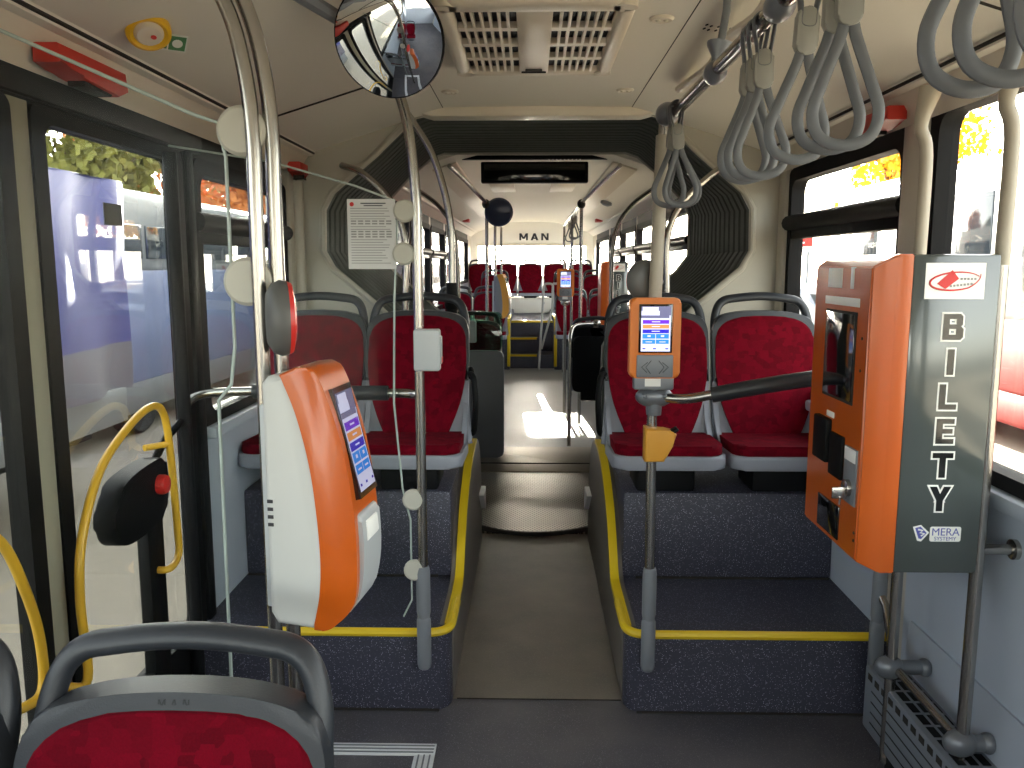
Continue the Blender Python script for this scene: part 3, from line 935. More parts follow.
def pole_seat(pts, label, r=.016, m='chrome'):
    b = MB(); b.tube(catmull(pts, 6), r, 12)
    return tag(b.build('handrail_pole', M[m]), label, 'pole')
pole_seat([(-.357, 3.80, 1.36), (-.357, 3.8, 1.44), (-.363, 3.8, 1.75), (-.427, 3.8, 2.01), (-.514, 3.8, 2.165), (-.575, 3.8, 2.25)], 'curved steel pole rising from the left platform seat to the ceiling')
b = MB(); b.tube([(-.357, 3.80, 1.30), (-.357, 3.80, 1.47)], .026, 12); b.ball((-.357, 3.8, 1.37), (.035, .03, .035))
tag(b.build('pole_joint', M['black']), 'black joint where the curved pole meets the left seat handle', 'joint')
pole_seat([(.644, 3.95, 1.30), (.644, 3.95, 1.43), (.642, 3.95, 1.69), (.716, 3.95, 1.85), (.851, 3.95, 1.975), (.95, 4.05, 2.02)], 'curved steel pole behind the right aisle seat, bending to the bellows frame')
pole_seat([(-.595, 3.95, 1.30), (-.595, 3.95, 1.385), (-.59, 3.95, 1.67), (-.657, 3.95, 1.85), (-.785, 3.95, 1.974), (-.90, 4.05, 2.02)], 'curved steel pole behind the left aisle seat, bending to the bellows frame')
pole_seat([(.62, 6.45, .3), (.62, 6.45, 1.2), (.64, 6.45, 1.75), (.75, 6.45, 1.98), (.95, 6.45, 2.14)], 'dark steel pole curving to the ceiling just past the bellows on the right')
pole_seat([(-.56, 6.5, .3), (-.56, 6.5, 1.2), (-.58, 6.5, 1.75), (-.69, 6.5, 1.98), (-.89, 6.5, 2.14)], 'dark steel pole curving to the ceiling just past the bellows on the left')
# handrails of the rear half
def rear_rail(side, x, ys, label):
    r = empty('ceiling_handrail', (x, 8, 0), label, 'handrail')
    b = MB()
    b.tube(catmull([(x + side * .20, 6.5, 2.30), (x + side * .12, 7.1, 2.24), (x, 8.0, 2.13), (x, 9.0, 2.12), (x, 11.0, 2.12), (x, 12.0, 2.10)], 6), .018, 10)
    b.build('rail', M['chrome'], r)
    b = MB(); b.ball((x, 8.0, 2.12), (.04, .05, .045)); b.build('rail_joint', M['black'], r)
    for y in ys:
        b = MB(); b.tube([(x, y, 0.01), (x, y, 2.12)], .0165, 10); b.build('post', M['chrome'], r)
    return r
rear_rail(-1, -.42, (8.1, 10.0, 12.1), 'steel ceiling rail with posts along the left of the rear aisle')
rear_rail(1, .48, (8.0, 9.75, 12.0), 'steel ceiling rail with posts along the right of the rear aisle')
# low loop rail in front of the rear facing seats
b = MB(); b.tube(fillet([(.335, 7.0, .01), (.335, 7.0, .98), (.38, 7.2, 1.04), (.58, 7.3, 1.04)], .12, 6), .017, 12); b.ball((.58, 7.3, 1.04), .04)
tag(b.build('floor_handrail', M['chrome']), 'bent steel rail standing on the floor before the rear facing seats', 'handrail')

# ------------------------------------------------------------------ glass partitions
def partition_near():
    r = empty('glass_partition', (-.85, 1.49, .33), 'clear glass partition behind the near seats, left of the big validator', 'partition')
    o = [(-1.16, 2.055), (-.925, 1.955), (-.60, 1.815), (-.555, 1.80), (-.545, 1.74), (-.545, 1.40), (-.555, 1.33), (-.58, 1.30), (-.585, .35), (-1.16, .35)]
    b = MB(); b.prism([(x, z) for x, z in o], 'XZ', 1.511, 1.519, .0015)
    b.build('pane', M['glass_part'], r)
    b = MB(); b.tube([(x, 1.515, z) for x, z in o[:9]], .0035, 6); b.build('polished_edge', M['glass_edge'], r)
    for z in (1.785, 1.52):
        b = MB(); b.lathe([(.040, -.008), (.044, -.004), (.044, .006), (.038, .012)], (-.512, 1.510, z), (0, -1, 0), 28); b.build('clip', M['pale_disc'], r)
partition_near()
def partition_far():
    r = empty('glass_partition', (-.8, 2.69, .32), 'clear glass partition left of the platform pole with a notice taped on it', 'partition')
    o = [(-1.15, 1.925), (-.827, 1.875), (-.56, 1.80), (-.44, 1.755), (-.425, 1.70), (-.44, 1.44), (-.448, 1.10), (-.425, .81), (-.40, .70), (-.40, .42), (-.43, .36), (-1.15, .36)]
    b = MB(); b.prism(o, 'XZ', 2.686, 2.694, .0015); b.build('pane', M['glass_part'], r)
    b = MB(); b.tube([(x, 2.69, z) for x, z in o[:11]], .0035, 6); b.build('polished_edge', M['glass_edge'], r)
    for x, z in ((-.40, 1.72), (-.405, 1.585), (-.388, .775), (-.388, .53)):
        b = MB(); b.lathe([(.032, -.008), (.036, -.004), (.036, .006), (.030, .012)], (x, 2.68, z), (0, -1, 0), 24); b.build('clip', M['pale_disc'], r)
partition_far()
def notice():
    b = MB(); b.use(M['paper']); b.box(-.583, 2.679, 1.537, -.43, 2.6835, 1.757)
    b.use(M['print_red']); b.lathe([(.007, 0), (.007, .0006)], (-.568, 2.679, 1.741), (0, -1, 0), 12)
    b.use(M['print_dark']); b.box(-.54, 2.6783, 1.742, -.46, 2.679, 1.7455); b.box(-.53, 2.6783, 1.735, -.47, 2.679, 1.738)
    b.use(M['print_grey'])
    z = 1.727; i = 0
    while z > 1.55:
        rnd = random.random()
        if i in (5, 6, 9, 10, 11):
            for c in range(6): b.box(-.572 + c * .0225, 2.6783, z, -.572 + c * .0225 + .017, 2.679, z + .0045)
        else:
            b.box(-.573, 2.6783, z, -.445 - .03 * rnd, 2.679, z + .0022)
        z -= .0082; i += 1
    tag(b.build('notice_sheet'), 'white printed notice with small tables taped to the partition glass', 'notice')
notice()

def partition_green():
    r = empty('grey_partition', (-.7, 6.5, 0), 'grey partition past the bellows on the left with green tinted glass above', 'partition')
    b = MB(); b.prism(rr(-1.15, .03, -.205, .885, .05), 'XZ', 6.46, 6.50, .012, 3); b.build('panel', M['socket'], r)
    b = MB(); b.prism(rr(-1.14, .885, -.215, 1.19, .05), 'XZ', 6.475, 6.483, .002); b.build('glass', M['glass_green'], r)
    b = MB(); b.box(-.50, 6.44, .95, -.42, 6.475, 1.12, .01); b.build('hinge_block', M['grey'], r)
partition_green()

# ------------------------------------------------------------------ big validator on the door pole
for k_ in ('ui_bg', 'ui_head', 'ui_violet', 'ui_orange', 'ui_navy', 'ui_blue'):
    c_ = M[k_].copy(); c_.name = M[k_].name + '_dim'; M[k_ + '_dim'] = c_
    c_.node_tree.nodes['Principled BSDF'].inputs['Emission Strength'].default_value *= .33
def screen_ui(b, P, dim=''):
    """tiles of the ticket menu; P(u, v, d) maps screen coordinates, d lifts off the glass"""
    def q(u0, v0, u1, v1, m, d=.0006):
        b.use(M[m + dim]); b._add([P(u0, v0, d), P(u1, v0, d), P(u1, v1, d), P(u0, v1, d)], [(0, 1, 2, 3)])
    q(0, 0, 1, 1, 'ui_bg', .0003)
    q(0, .90, 1, 1, 'ui_head'); q(.62, .80, 1, .90, 'ui_head'); q(0, .74, .95, .80, 'ui_head'); q(.04, .885, .58, .985, 'ui_bg', .0009)
    q(.05, .615, .95, .70, 'ui_violet'); q(.05, .51, .95, .595, 'ui_orange'); q(.05, .405, .95, .49, 'ui_navy')
    q(.05, .285, .49, .39, 'ui_blue'); q(.51, .285, .95, .39, 'ui_blue'); q(.05, .17, .49, .265, 'ui_blue'); q(.51, .17, .95, .265, 'ui_blue')
    for v in (.65, .545, .44): q(.36, v, .64, v + .018, 'ui_bg', .0009)
    for u in (.16, .62): q(u, .205, u + .22, .222, 'ui_bg', .0009); q(u + .06, .325, u + .17, .36, 'ui_bg', .0009)
    for u in (.06, .42, .84): q(u, .05, u + .1, .075, 'ui_navy', .0009)

def big_validator(name, loc, rz, label, ui=True, cover='orange', body='white_body'):
    r = empty(name, loc, label, 'validator', None, rz)
    # local: x to the aisle, z up, thickness along y
    fr = catmull([(.058, .492, 0), (.095, .490, 0), (.118, .455, 0), (.150, .36, 0), (.170, .25, 0), (.176, .15, 0), (.168, .06, 0), (.125, .012, 0), (.095, .0, 0)], 6)
    div = catmull([(.080, .001, 0), (.097, .08, 0), (.099, .17, 0), (.086, .30, 0), (.062, .40, 0), (.036, .465, 0), (.028, .480, 0)], 6)
    white = [(p.x + .006, p.y) for p in div] + [(.0, .475), (-.012, .462), (-.012, .03), (.002, .008)]
    SX, SZ = .88, .958
    white = [(a * SX, c * SZ) for a, c in white]
    b = MB(); b.prism(white, 'XZ', -.062, .062, .012, 3); b.build('housing', M[body], r, local=True)
    org = [(p.x, p.y) for p in div] + [(p.x, p.y) for p in fr]
    org = [(a * SX, c * SZ) for a, c in org]
    b = MB(); b.prism(org, 'XZ', -.064, .064, .005, 2); b.build('front_cover', M[cover], r, local=True)
    # mounting channel on the pole
    b = MB(); b.box(-.036, -.02, .02, -.006, .03, .40, .006); b.build('mounting_channel', M['grey'], r, local=True)
    b = MB()
    for k in range(4): b.box(-.006, -.0635, .19 + k * .014, .004, -.0615, .196 + k * .014)
    b.build('vent_slots', M['print_dark'], r, local=True)
    # screen set in the sloping front
    a0, a1 = Vector((.1155 * SX, 0, .455 * SZ)), Vector((.1715 * SX, 0, .245 * SZ))
    dn = (a1 - a0); nrm = Vector((-dn.z, 0, dn.x)).normalized()
    if nrm.x < 0: nrm = -nrm
    def P(u, v, d): return a1 + (a0 - a1) * (.07 + .86 * v) + Vector((0, -.040 + .080 * u, 0)) + nrm * (.0105 + d)
    b = MB(); b.use(M['screen_off'])
    quad = lambda lo, hi, y0, y1, d: [a1 + (a0 - a1) * lo + Vector((0, y0, 0)) + nrm * d, a1 + (a0 - a1) * lo + Vector((0, y1, 0)) + nrm * d, a1 + (a0 - a1) * hi + Vector((0, y1, 0)) + nrm * d, a1 + (a0 - a1) * hi + Vector((0, y0, 0)) + nrm * d]
    q0 = quad(.02, .98, -.046, .046, -.01); q1 = quad(.02, .98, -.046, .046, .010)
    b._add(q0 + q1, [(0, 1, 2, 3), (4, 5, 6, 7), (0, 1, 5, 4), (1, 2, 6, 5), (2, 3, 7, 6), (3, 0, 4, 7)])
    if ui: screen_ui(b, P, '_dim')
    b.build('screen', None, r, local=True)
    b = MB()
    out = [(.132, .03), (.152, .06), (.163, .12), (.162, .19), (.156, .212), (.141, .212)]
    b.prism([(p.x, p.y) for p in catmull([(a, c, 0) for a, c in out], 4)], 'XZ', -.050, .050, .008, 2)
    rd = b.build('card_reader', M['grey_box'], r, local=True)
    b = MB(); b.prism([(.157, .15), (.167, .165), (.164, .195), (.157, .20)], 'XZ', -.03, .03, .002); b.build('reader_window', M['white_sticker'], rd, local=True)
    return r
big_validator('ticket_validator', (-.446, 1.462, .905), R(-7), 'big white and orange ticket validator with a sloping screen on the door pole')
v2 = big_validator('ticket_validator', (-.37, 9.0, .98), R(-12), 'far grey and amber validator on the left rail of the rear aisle', False, 'puncher', 'socket')

# stop button box on the door pole
def stop_button(loc, axis, label, s=1.0):
    r = empty('stop_button', loc, label, 'button')
    b = MB(); b.lathe([(.0, -.022), (.045, -.02), (.062, -.010), (.068, .004), (.066, .016), (.055, .02)], loc, axis, 28); b.build('housing', M['button_grey'], r)
    b = MB(); b.lathe([(.060, .010), (.066, .016), (.062, .024), (.04, .029), (0, .031)], loc, axis, 28); b.build('push_ring', M['red_button'], r)
    return r
stop_button((-.450, 1.475, 1.456), (.93, .36, 0), 'grey round stop button with a red face on the door pole above the validator')
stop_button((.375, 2.72, 1.50), (-.5, .85, 0), 'grey round stop button box on the pole behind the orange validator')

def grey_box():
    r = empty('card_reader', (-.327, 2.66, 1.21), 'small light grey box clamped on the steel pole of the left platform', 'box')
    b = MB(); b.box(-.372, 2.625, 1.213, -.288, 2.67, 1.347, .008, 3); b.build('housing', M['grey'], r)
    b = MB(); b.box(-.29, 2.63, 1.235, -.283, 2.665, 1.325, .004); b.build('cover', M['grey_box'], r)
    b = MB(); b.box(-.284, 2.64, 1.24, -.281, 2.655, 1.258, .001); b.build('red_mark', M['red_button'], r)
grey_box()

# ------------------------------------------------------------------ small orange validator on the right platform pole
def small_validator(name, loc, s, label, text=True):
    r = empty(name, loc, label, 'validator')
    X, Y, Z = loc
    def bx(x0, y0, z0, x1, y1, z1, bev=0): return (X + x0 * s, Y + y0 * s, Z + z0 * s, X + x1 * s, Y + y1 * s, Z + z1 * s, bev * s)
    b = MB(); b.prism([(X + p[0] * s, Z + p[1] * s) for p in rr(-.083, .04, .083, .305, .018)], 'XZ', Y - .065 * s, Y - .015 * s, .010 * s, 3); b.build('housing', M['orange_dull'], r)
    b = MB(); b.use(M['screen_off']); b.box(*bx(-.055, -.070, .125, .055, -.062, .285, .002))
    screen_ui(b, lambda u, v, d: Vector((X + (-.048 + .096 * u) * s, Y - .0705 * s - d * s, Z + (.130 + .148 * v) * s))); b.build('screen', None, r)
    b = MB(); b.box(*bx(-.060, -.071, .043, .060, -.060, .118, .004))
    rd = b.build('card_reader', M['socket'], r)
    b = MB()
    for k in range(2):
        for sg in (-1, 1):
            b.tube([(X + sg * (.012 + .012 * k) * s + .0, Y - .072 * s, Z + (.10 - .006 * k) * s), (X + sg * (.03 + .014 * k) * s, Y - .072 * s, Z + .078 * s), (X + sg * (.014 + .012 * k) * s, Y - .072 * s, Z + (.056 + .004 * k) * s)], .0012 * s, 6)
    b.build('contactless_mark', M['print_dark'], rd)
    b = MB(); b.box(*bx(-.066, -.058, .0, .066, -.012, .05, .006)); b.build('base_block', M['socket'], r)
    b = MB(); b.box(*bx(-.03, -.0595, .012, .022, -.057, .038, .0)); b.build('label_plate', M['white_sticker'], r)
    return r
small_validator('ticket_validator', (.395, 2.685, 1.155), .96, 'small orange validator with a lit menu on the right platform pole')
small_validator('ticket_validator', (.36, 8.6, 1.19), 1.05, 'far small validator with a lit menu deep in the rear aisle')
b = MB(); b.tube([(.36, 8.6, .01), (.36, 8.6, 1.2)], .017, 10); b.ball((.36, 8.6, 1.17), (.05, .04, .04))
tag(b.build('validator_post', M['chrome']), 'steel post under the far small validator', 'pole')

def amber_holder():
    r = empty('ticket_puncher', (.41, 2.66, .90), 'amber wedge shaped ticket puncher on the right platform pole', 'puncher')
    b = MB(); b.prism([(.372, .918), (.435, .918), (.462, .972), (.474, 1.008), (.462, 1.018), (.44, 1.022), (.372, 1.03)], 'XZ', 2.63, 2.695, .008, 3); b.build('housing', M['puncher'], r)
    b = MB(); b.X = Matrix.Translation((.462, 2.655, 1.015)) @ Matrix.Rotation(R(-32), 4, 'Y'); b.box(-.02, -.02, -.006, .02, .02, .006, .004); b.build('slot', M['black'], r)
amber_holder()

# grip rails across the platform fronts
def grip(label, ptsA, ptsB, clamp, ptsC=None, ball=True):
    r = empty('grip_rail', clamp, label, 'rail')
    b = MB(); b.tube(catmull(ptsA, 5), .0155, 12); b.build('tube', M['chrome'], r)
    if ptsC: b = MB(); b.tube(catmull(ptsC, 5), .0155, 12); b.build('tube', M['chrome'], r)
    b = MB(); b.tube(catmull(ptsB, 5), .025, 14); b.build('padded_sleeve', M['shell_dark'], r)
    if not ball: return
    b = MB(); b.ball(clamp, (.062, .034, .036)); b.lathe([(.024, -.06), (.026, -.04), (.026, .04), (.024, .06)], clamp, (0, 0, 1), 16)
    for dx in (-.035, .03): b.ball((clamp[0] + dx, clamp[1] - .03, clamp[2] + .006), (.008, .006, .008))
    b.build('clamp', M['clampm'], r)
grip('padded grip rail running from the right validator pole to the window wall', [(.41, 2.685, 1.125), (.50, 2.64, 1.125), (.60, 2.60, 1.15)], [(.575, 2.605, 1.143), (.72, 2.57, 1.177), (.88, 2.58, 1.20), (1.03, 2.63, 1.205), (1.155, 2.68, 1.20)], (.405, 2.685, 1.125))
grip('padded grip rail running from the left platform pole behind the partition glass', [(-.36, 2.685, 1.12), (-.40, 2.73, 1.125), (-.52, 2.74, 1.125)], [(-.475, 2.742, 1.125), (-.7, 2.74, 1.125), (-.93, 2.74, 1.13)], (-.36, 2.685, 1.12), [(-.92, 2.74, 1.13), (-1.10, 2.74, 1.12), (-1.165, 2.72, 1.08)], False)

# ------------------------------------------------------------------ ticket vending machine
def ticket_machine(name, loc, label, full=True):
    r = empty(name, loc, label, 'ticket machine')
    X, Y, Z = loc                       # base at the aisle-side near corner of the cabinet
    H_, D = .785, .445                  # height, length along the bus
    b = MB(); b.box(X + .085, Y, Z, X + .29, Y + D, Z + H_, .006); b.build('cabinet', M['green_grey'], r)
    # orange front with bevelled edges
    bm = bmesh.new()
    A = [(X + .088, Y - .001, Z - .001), (X + .088, Y + D + .001, Z - .001), (X + .088, Y + D + .001, Z + H_ + .001), (X + .088, Y - .001, Z + H_ + .001)]
    B = [(X, Y + .028, Z + .02), (X, Y + D - .028, Z + .02), (X, Y + D - .028, Z + H_ - .03), (X, Y + .028, Z + H_ - .03)]
    C = [(X + .05, a[1], a[2]) for a in A]
    va = [bm.verts.new(p) for p in A]; vc = [bm.verts.new(p) for p in C]; vb = [bm.verts.new(p) for p in B]
    bm.faces.new(va); bm.faces.new(vb)
    for i in range(4):
        j = (i + 1) % 4
        bm.faces.new((va[i], vc[i], vc[j], va[j])); bm.faces.new((vc[i], vb[i], vb[j], vc[j]))
    bmesh.ops.bevel(bm, geom=list(bm.edges), offset=.004, segments=2, affect='EDGES')
    f = MB(); f._bm(bm); fr = f.build('front', M['orange'], r)
    if not full: 
        side = X
    def panel(nm, y0, z0, y1, z1, m, d=.003, parent=r, bev=.001):
        # y measured from the near edge, z from the base
        q = MB(); q.box(X - d, Y + y0, Z + z0, X + .004, Y + y1, Z + z1, bev); return q.build(nm, M[m], parent)
    if full:
        panel('display_frame', .10, .405, .315, .642, 'seam', .003)
        panel('display', .107, .413, .308, .636, 'screen_off', .005)
        panel('label', .09, .655, .33, .677, 'white_sticker', .002)
        lb = panel('label', .215, .70, .315, .752, 'white_sticker', .002)
        panel('coin_slot', .135, .70, .15, .755, 'alu', .004)
        cb = panel('card_terminal', .235, .225, .335, .345, 'black', .016, r, .004)
        panel('keypad', .135, .20, .225, .315, 'black', .009, r, .003)
        panel('label', .22, .350, .275, .366, 'white_sticker', .002)
        lk = panel('lock_plate', .045, .155, .125, .30, 'socket', .004)
        panel('label', .05, .265, .12, .298, 'white_sticker', .006, lk)
        q = MB(); q.lathe([(.022, 0), (.022, .012), (.014, .016)], (X - .003, Y + .085, Z + .195), (-1, 0, 0), 18); q.box(X - .05, Y + .07, Z + .17, X - .012, Y + .076, Z + .20, .002); q.tube([(X - .03, Y + .07, Z + .175), (X - .03, Y + .07, Z + .155)], .003, 6)
        q.build('keys', M['chrome'], lk)
        panel('ticket_tray', .145, .035, .30, .125, 'screen_off', .004)
        q = MB()
        for (yy, zz) in ((.06, .50), (.06, .58), (.04, .07), (.04, .09)): q.lathe([(.004, 0), (.004, .002)], (X - .001, Y + yy, Z + zz), (-1, 0, 0), 8)
        q.build('screws', M['print_dark'], r)
    # side with lettering
    F = lambda x, z, d: Matrix.Translation((X + x, Y - d, Z + z)) @ Matrix.Rotation(R(90), 4, 'X')
    s = MB(); s.box(X + .114, Y - .0012, Z + .68, X + .254, Y + .001, Z + .765); st = s.build('logo_sticker', M['white_sticker'], r)
    s = MB()
    cx, cz = X + .184, Z + .722
    ring = []
    for k in range(40):
        a = R(20 + 345 * k / 39)
        ring.append((cx + .059 * math.cos(a), Y - .0018, cz + .021 * math.sin(a) + .004 * math.cos(a) + (.012 * max(0, (k - 32) / 7))))
    s.tube(ring, [.0008 + .0016 * abs(math.sin(PI * k / 39)) for k in range(40)], 6)
    s.prism([(cx - .042, cz - .006), (cx - .008, cz + .026), (cx + .008, cz + .006), (cx - .022, cz - .018)], 'XZ', Y - .0026, Y - .0012)
    s.build('logo_swirl', M['print_red'], st)
    s = MB()
    for k in range(5): s.box(cx + .012 + k * .008, Y - .0020, cz + .003, cx + .017 + k * .008, Y - .0012, cz + .008)
    for k in range(7): s.box(cx - .012 + k * .008, Y - .0020, cz - .014 + k * .0009, cx - .007 + k * .008, Y - .0012, cz - .009 + k * .0009)
    s.build('logo_print', M['print_grey'], st)
    e = MB(); t = MB()
    for i, ch in enumerate('BILETY'):
        z = .614 - i * .0845; x = .188 - .0004 * i
        block(e, ch, X + x, Z + z, .062, Y - .0001, .0042, .0005); block(t, ch, X + x, Z + z, .062, Y - .0011, .0, .0004)
    e.build('letter_outline', M['letter_edge'], r); t.build('lettering', M['letter'], r)
    if full:
        L = lambda x: X + .188 + (x - .188) * .88
        K = lambda z: Z + .104 + (z - .080) * .88
        g = MB(); g.use(M['letter_edge']); g.prism(rr(L(.166), K(.056), L(.252), K(.099), .005), 'XZ', Y - .0009, Y)
        g.prism([(L(.118), K(.098)), (L(.140), K(.104)), (L(.164), K(.082)), (L(.143), K(.056)), (L(.132), K(.058))][::-1], 'XZ', Y - .0009, Y)
        g.use(M['print_blue']); g.text('MERA', .027, F(L(.209) - X, K(.083) - Z, .0012), .0003, .0); g.text('SYSTEMY', .0135, F(L(.209) - X, K(.064) - Z, .0012), .0003, .0)
        g.prism([(L(.124), K(.095)), (L(.139), K(.099)), (L(.157), K(.081)), (L(.142), K(.063)), (L(.135), K(.065))][::-1], 'XZ', Y - .0013, Y)
        g.use(M['letter_edge']); g.tube([(L(.132), Y - .0016, K(.091)), (L(.145), Y - .0016, K(.088)), (L(.138), Y - .0016, K(.082)), (L(.150), Y - .0016, K(.079)), (L(.141), Y - .0016, K(.072))], .0022, 6)
        g.build('maker_logo', None, r)
    return r
ticket_machine('ticket_machine', (.82, 2.0, .79), 'big orange ticket machine with upright white outlined letters, on the right wall')
ticket_machine('ticket_machine', (.76, 9.0, .80), 'far orange and grey ticket machine in the rear half of the bus', False)
b = MB(); b.tube([(.98, 9.25, .01), (.98, 9.25, .80)], .02, 10); tag(b.build('machine_post', M['chrome']), 'steel post under the far ticket machine', 'pole')

# ------------------------------------------------------------------ heater
def heater():
    r = empty('floor_heater', (1.17, 2.0, 0), 'grey floor heater with slotted top along the right wall', 'heater')
    b = MB(); b.box(1.09, -.5, .06, XR - .003, 2.56, .27, .008); b.build('casing', M['heater'], r)
    g = MB()
    y = .6
    while y < 2.5:
        for x in (1.12, 1.152, 1.184): g.box(x - .011, y, .268, x + .011, y + .05, .2715)
        y += .064
    g.build('top_slots', M['black'], r)
    g = MB()
    for z in (.10, .135, .17, .205): g.box(1.0885, -.4, z, 1.091, 2.5, z + .004)
    y = 1.0
    while y < 2.5:
        g.box(1.0885, y, .235, 1.091, y + .03, .255); y += .05
    g.build('front_slots', M['seam'], r)
    c = MB(); c.prism([(1.205, .27), (XR, .27), (XR, .42), (1.222, .42)], 'XZ', -.5, 2.56, .004); c.build('back_rail', M['white_wall'], r)
    for y in (1.0, 2.3):
        b = MB(); b.box(1.10, y, 0, 1.2, y + .1, .062); b.build('foot', M['black'], r)
heater()

# ------------------------------------------------------------------ ceiling rail and hanging straps
def front_rail():
    r = empty('ceiling_handrail', (.44, 1.6, 2.01), 'steel ceiling rail with hanging straps above the ticket machine', 'handrail')
    b = MB(); b.tube([(.44, -.6, 2.0), (.44, 2.62, 2.01)], .0165, 14); b.build('rail', M['chrome'], r)
    b = MB(); b.ball((.42, 2.66, 2.01), (.036, .05, .036)); b.build('rail_joint', M['clampm'], r)
    for y in (2.08, 1.56, .55):
        b = MB(); b.ball((.44, y, 2.005), (.027, .05, .028)); b.lathe([(.012, .0), (.016, .03), (.034, .055), (.036, .062), (.020, .066)], (.44, y, 2.01), (.25, .1, 1), 20)
        b.tube([(.45, y + .006, 2.06), (.465, y + .012, 2.15), (.47, y + .015, 2.285)], .0095, 10)
        b.build('bracket', M['clampm'], r)
front_rail()
b = MB()
b.tube(catmull([(.585, 3.4, 2.232), (.60, 2.9, 2.205), (.585, 2.6, 2.215), (.60, 2.3, 2.20), (.585, 2.0, 2.218), (.60, 1.7, 2.20), (.585, 1.3, 2.215), (.60, .8, 2.20), (.59, .2, 2.21)], 6), .016, 10, flat=(1.3, 1))
tag(b.build('cable_duct', M['cream_trim']), 'cream cable duct winding above the right ceiling rail', 'duct')

def make_strap():
    root = empty('hanging_strap', (0, 0, 0), '', 'strap')
    b = MB()
    lp = [(.0, .019), (.019, .008), (.021, -.01), (.013, -.06), (.011, -.085), (-.011, -.085), (-.013, -.06), (-.021, -.01), (-.019, .008)]
    b.tube([(p.x, 0, p.y) for p in catmull([(a, c, 0) for a, c in lp], 4, True)], .0055, 8, closed=True, flat=(1.8, .7))
    b.build('hook_loop', M['strap'], root, local=True)
    b = MB(); b.prism(rr(-.019, -.135, .019, -.055, .016), 'XZ', -.009, .009, .004, 2); b.build('tag', M['tag'], root, local=True)
    b = MB()
    td = [(.004, -.115), (.012, -.15), (.036, -.215), (.050, -.26), (.038, -.297), (0, -.31), (-.038, -.297), (-.050, -.26), (-.036, -.215), (-.012, -.15), (-.004, -.115)]
    b.tube([(p.x, 0, p.y) for p in catmull([(a, c, 0) for a, c in td], 5)], .0062, 10, flat=(1.5, 1))
    b.build('grip_loop', M['strap'], root, local=True)
    return root
strap0 = make_strap(); sused = [False]
def strap(x, y, z, label, group, ry=0, rx=0, rz=0, s=.92):
    o = strap0 if not sused[0] else copy_tree(strap0)
    sused[0] = True
    o.location = (x, y, z); o.rotation_euler = (rx, ry, rz); o.scale = (s, s, s)
    o['label'] = label; o['category'] = 'strap'; o['group'] = group
gs = 'hanging straps on the front ceiling rail'
for y, a, l in ((1.655, -1, 'nearest'), (1.70, 1, 'middle'), (1.742, 2, 'farthest')):
    strap(.44, y, 2.005, 'grey hanging strap %s of the three in the cluster before the bellows' % l, gs, R(a), 0, R(a * 2), .92)
for y, a, l in ((1.225, -1, 'nearest'), (1.268, 1, 'middle'), (1.39, 3, 'farthest')):
    strap(.44, y, 2.003, 'grey hanging strap %s of the three big ones above the ticket machine' % l, gs, R(a), 0, R(a * 2), .92)
for y, a, l in ((.735, -4, 'nearest'), (.80, 1, 'middle'), (.85, 4, 'farthest')):
    strap(.44, y, 2.003, 'grey hanging strap %s of the three cut by the top right edge' % l, gs, R(a), 0, R(a * 2), .92)
for y, a, l in ((2.545, -4, 'nearest'), (2.575, 3, 'middle'), (2.605, -9, 'farthest')):
    strap(.43, y, 2.012, 'grey hanging strap %s of the three at the rail end by the right pole' % l, gs, R(a), 0, R(a * 2), .92)
for y, l in ((9.0, 'nearest'), (9.4, 'middle'), (10.4, 'farthest')):
    strap(.48, y, 2.12, 'far hanging strap on the right rail of the rear aisle, %s of three' % l, 'hanging straps in the rear half')

# ------------------------------------------------------------------ ceiling fittings
def air_vent():
    r = empty('ceiling_vent', (.01, 2.83, 2.25), 'cream ceiling air vent with two slotted grilles', 'air vent')
    x0, x1, y0, y1 = -.275, .295, 2.38, 3.25
    b = MB()
    # housing ring around two openings
    zt = 2.292
    ops = [(-.222, -.042), (.062, .242)]
    oy0, oy1 = 2.46, 3.185
    b.prism(rr(x0, y0, x1, y1, .06), 'XY', 2.258, zt, .02, 3) if False else None
    outer = rr(x0, y0, x1, y1, .055, 6)
    # frame built of bars
    b.box(x0 + .03, y0, 2.25, x1 - .03, oy0, zt, .018, 3); b.box(x0 + .03, oy1, 2.25, x1 - .03, y1, zt, .018, 3)
    b.box(x0, y0 + .03, 2.25, ops[0][0], y1 - .03, zt, .018, 3); b.box(ops[1][1], y0 + .03, 2.25, x1, y1 - .03, zt, .018, 3)
    b.box(ops[0][1], oy0 - .01, 2.2512, ops[1][0], oy1 + .01, zt, .002)
    for cx in (x0 + .035, x1 - .035):
        for cy in (y0 + .035, y1 - .035): b.lathe([(.034, -.018), (.035, .0), (.035, .024), (.028, .024)], (cx, cy, 2.268), (0, 0, 1), 20)
    b.build('frame', M['cream_trim'], r)
    for (a, c) in ops:
        g = MB()
        for i in range(1, 4): g.box(a, oy0 + (oy1 - oy0) * i / 4 - .018, 2.256, c, oy0 + (oy1 - oy0) * i / 4 + .018, 2.275)
        for i in range(1, 7): g.box(a + (c - a) * i / 7 - .0042, oy0, 2.254, a + (c - a) * i / 7 + .0042, oy1, 2.275)
        g.build('grille', M['cream_trim'], r)
        k = MB(); k.box(a, oy0, 2.2755, c, oy1, 2.2835); k.build('duct_opening', M['black'], r)
    b = MB(); b.box(-.02, 3.13, 2.246, .04, 3.15, 2.251, .001); b.box(-.035, 3.165, 2.245, .055, 3.175, 2.251, .002); b.build('latch', M['seam'], r)
air_vent()
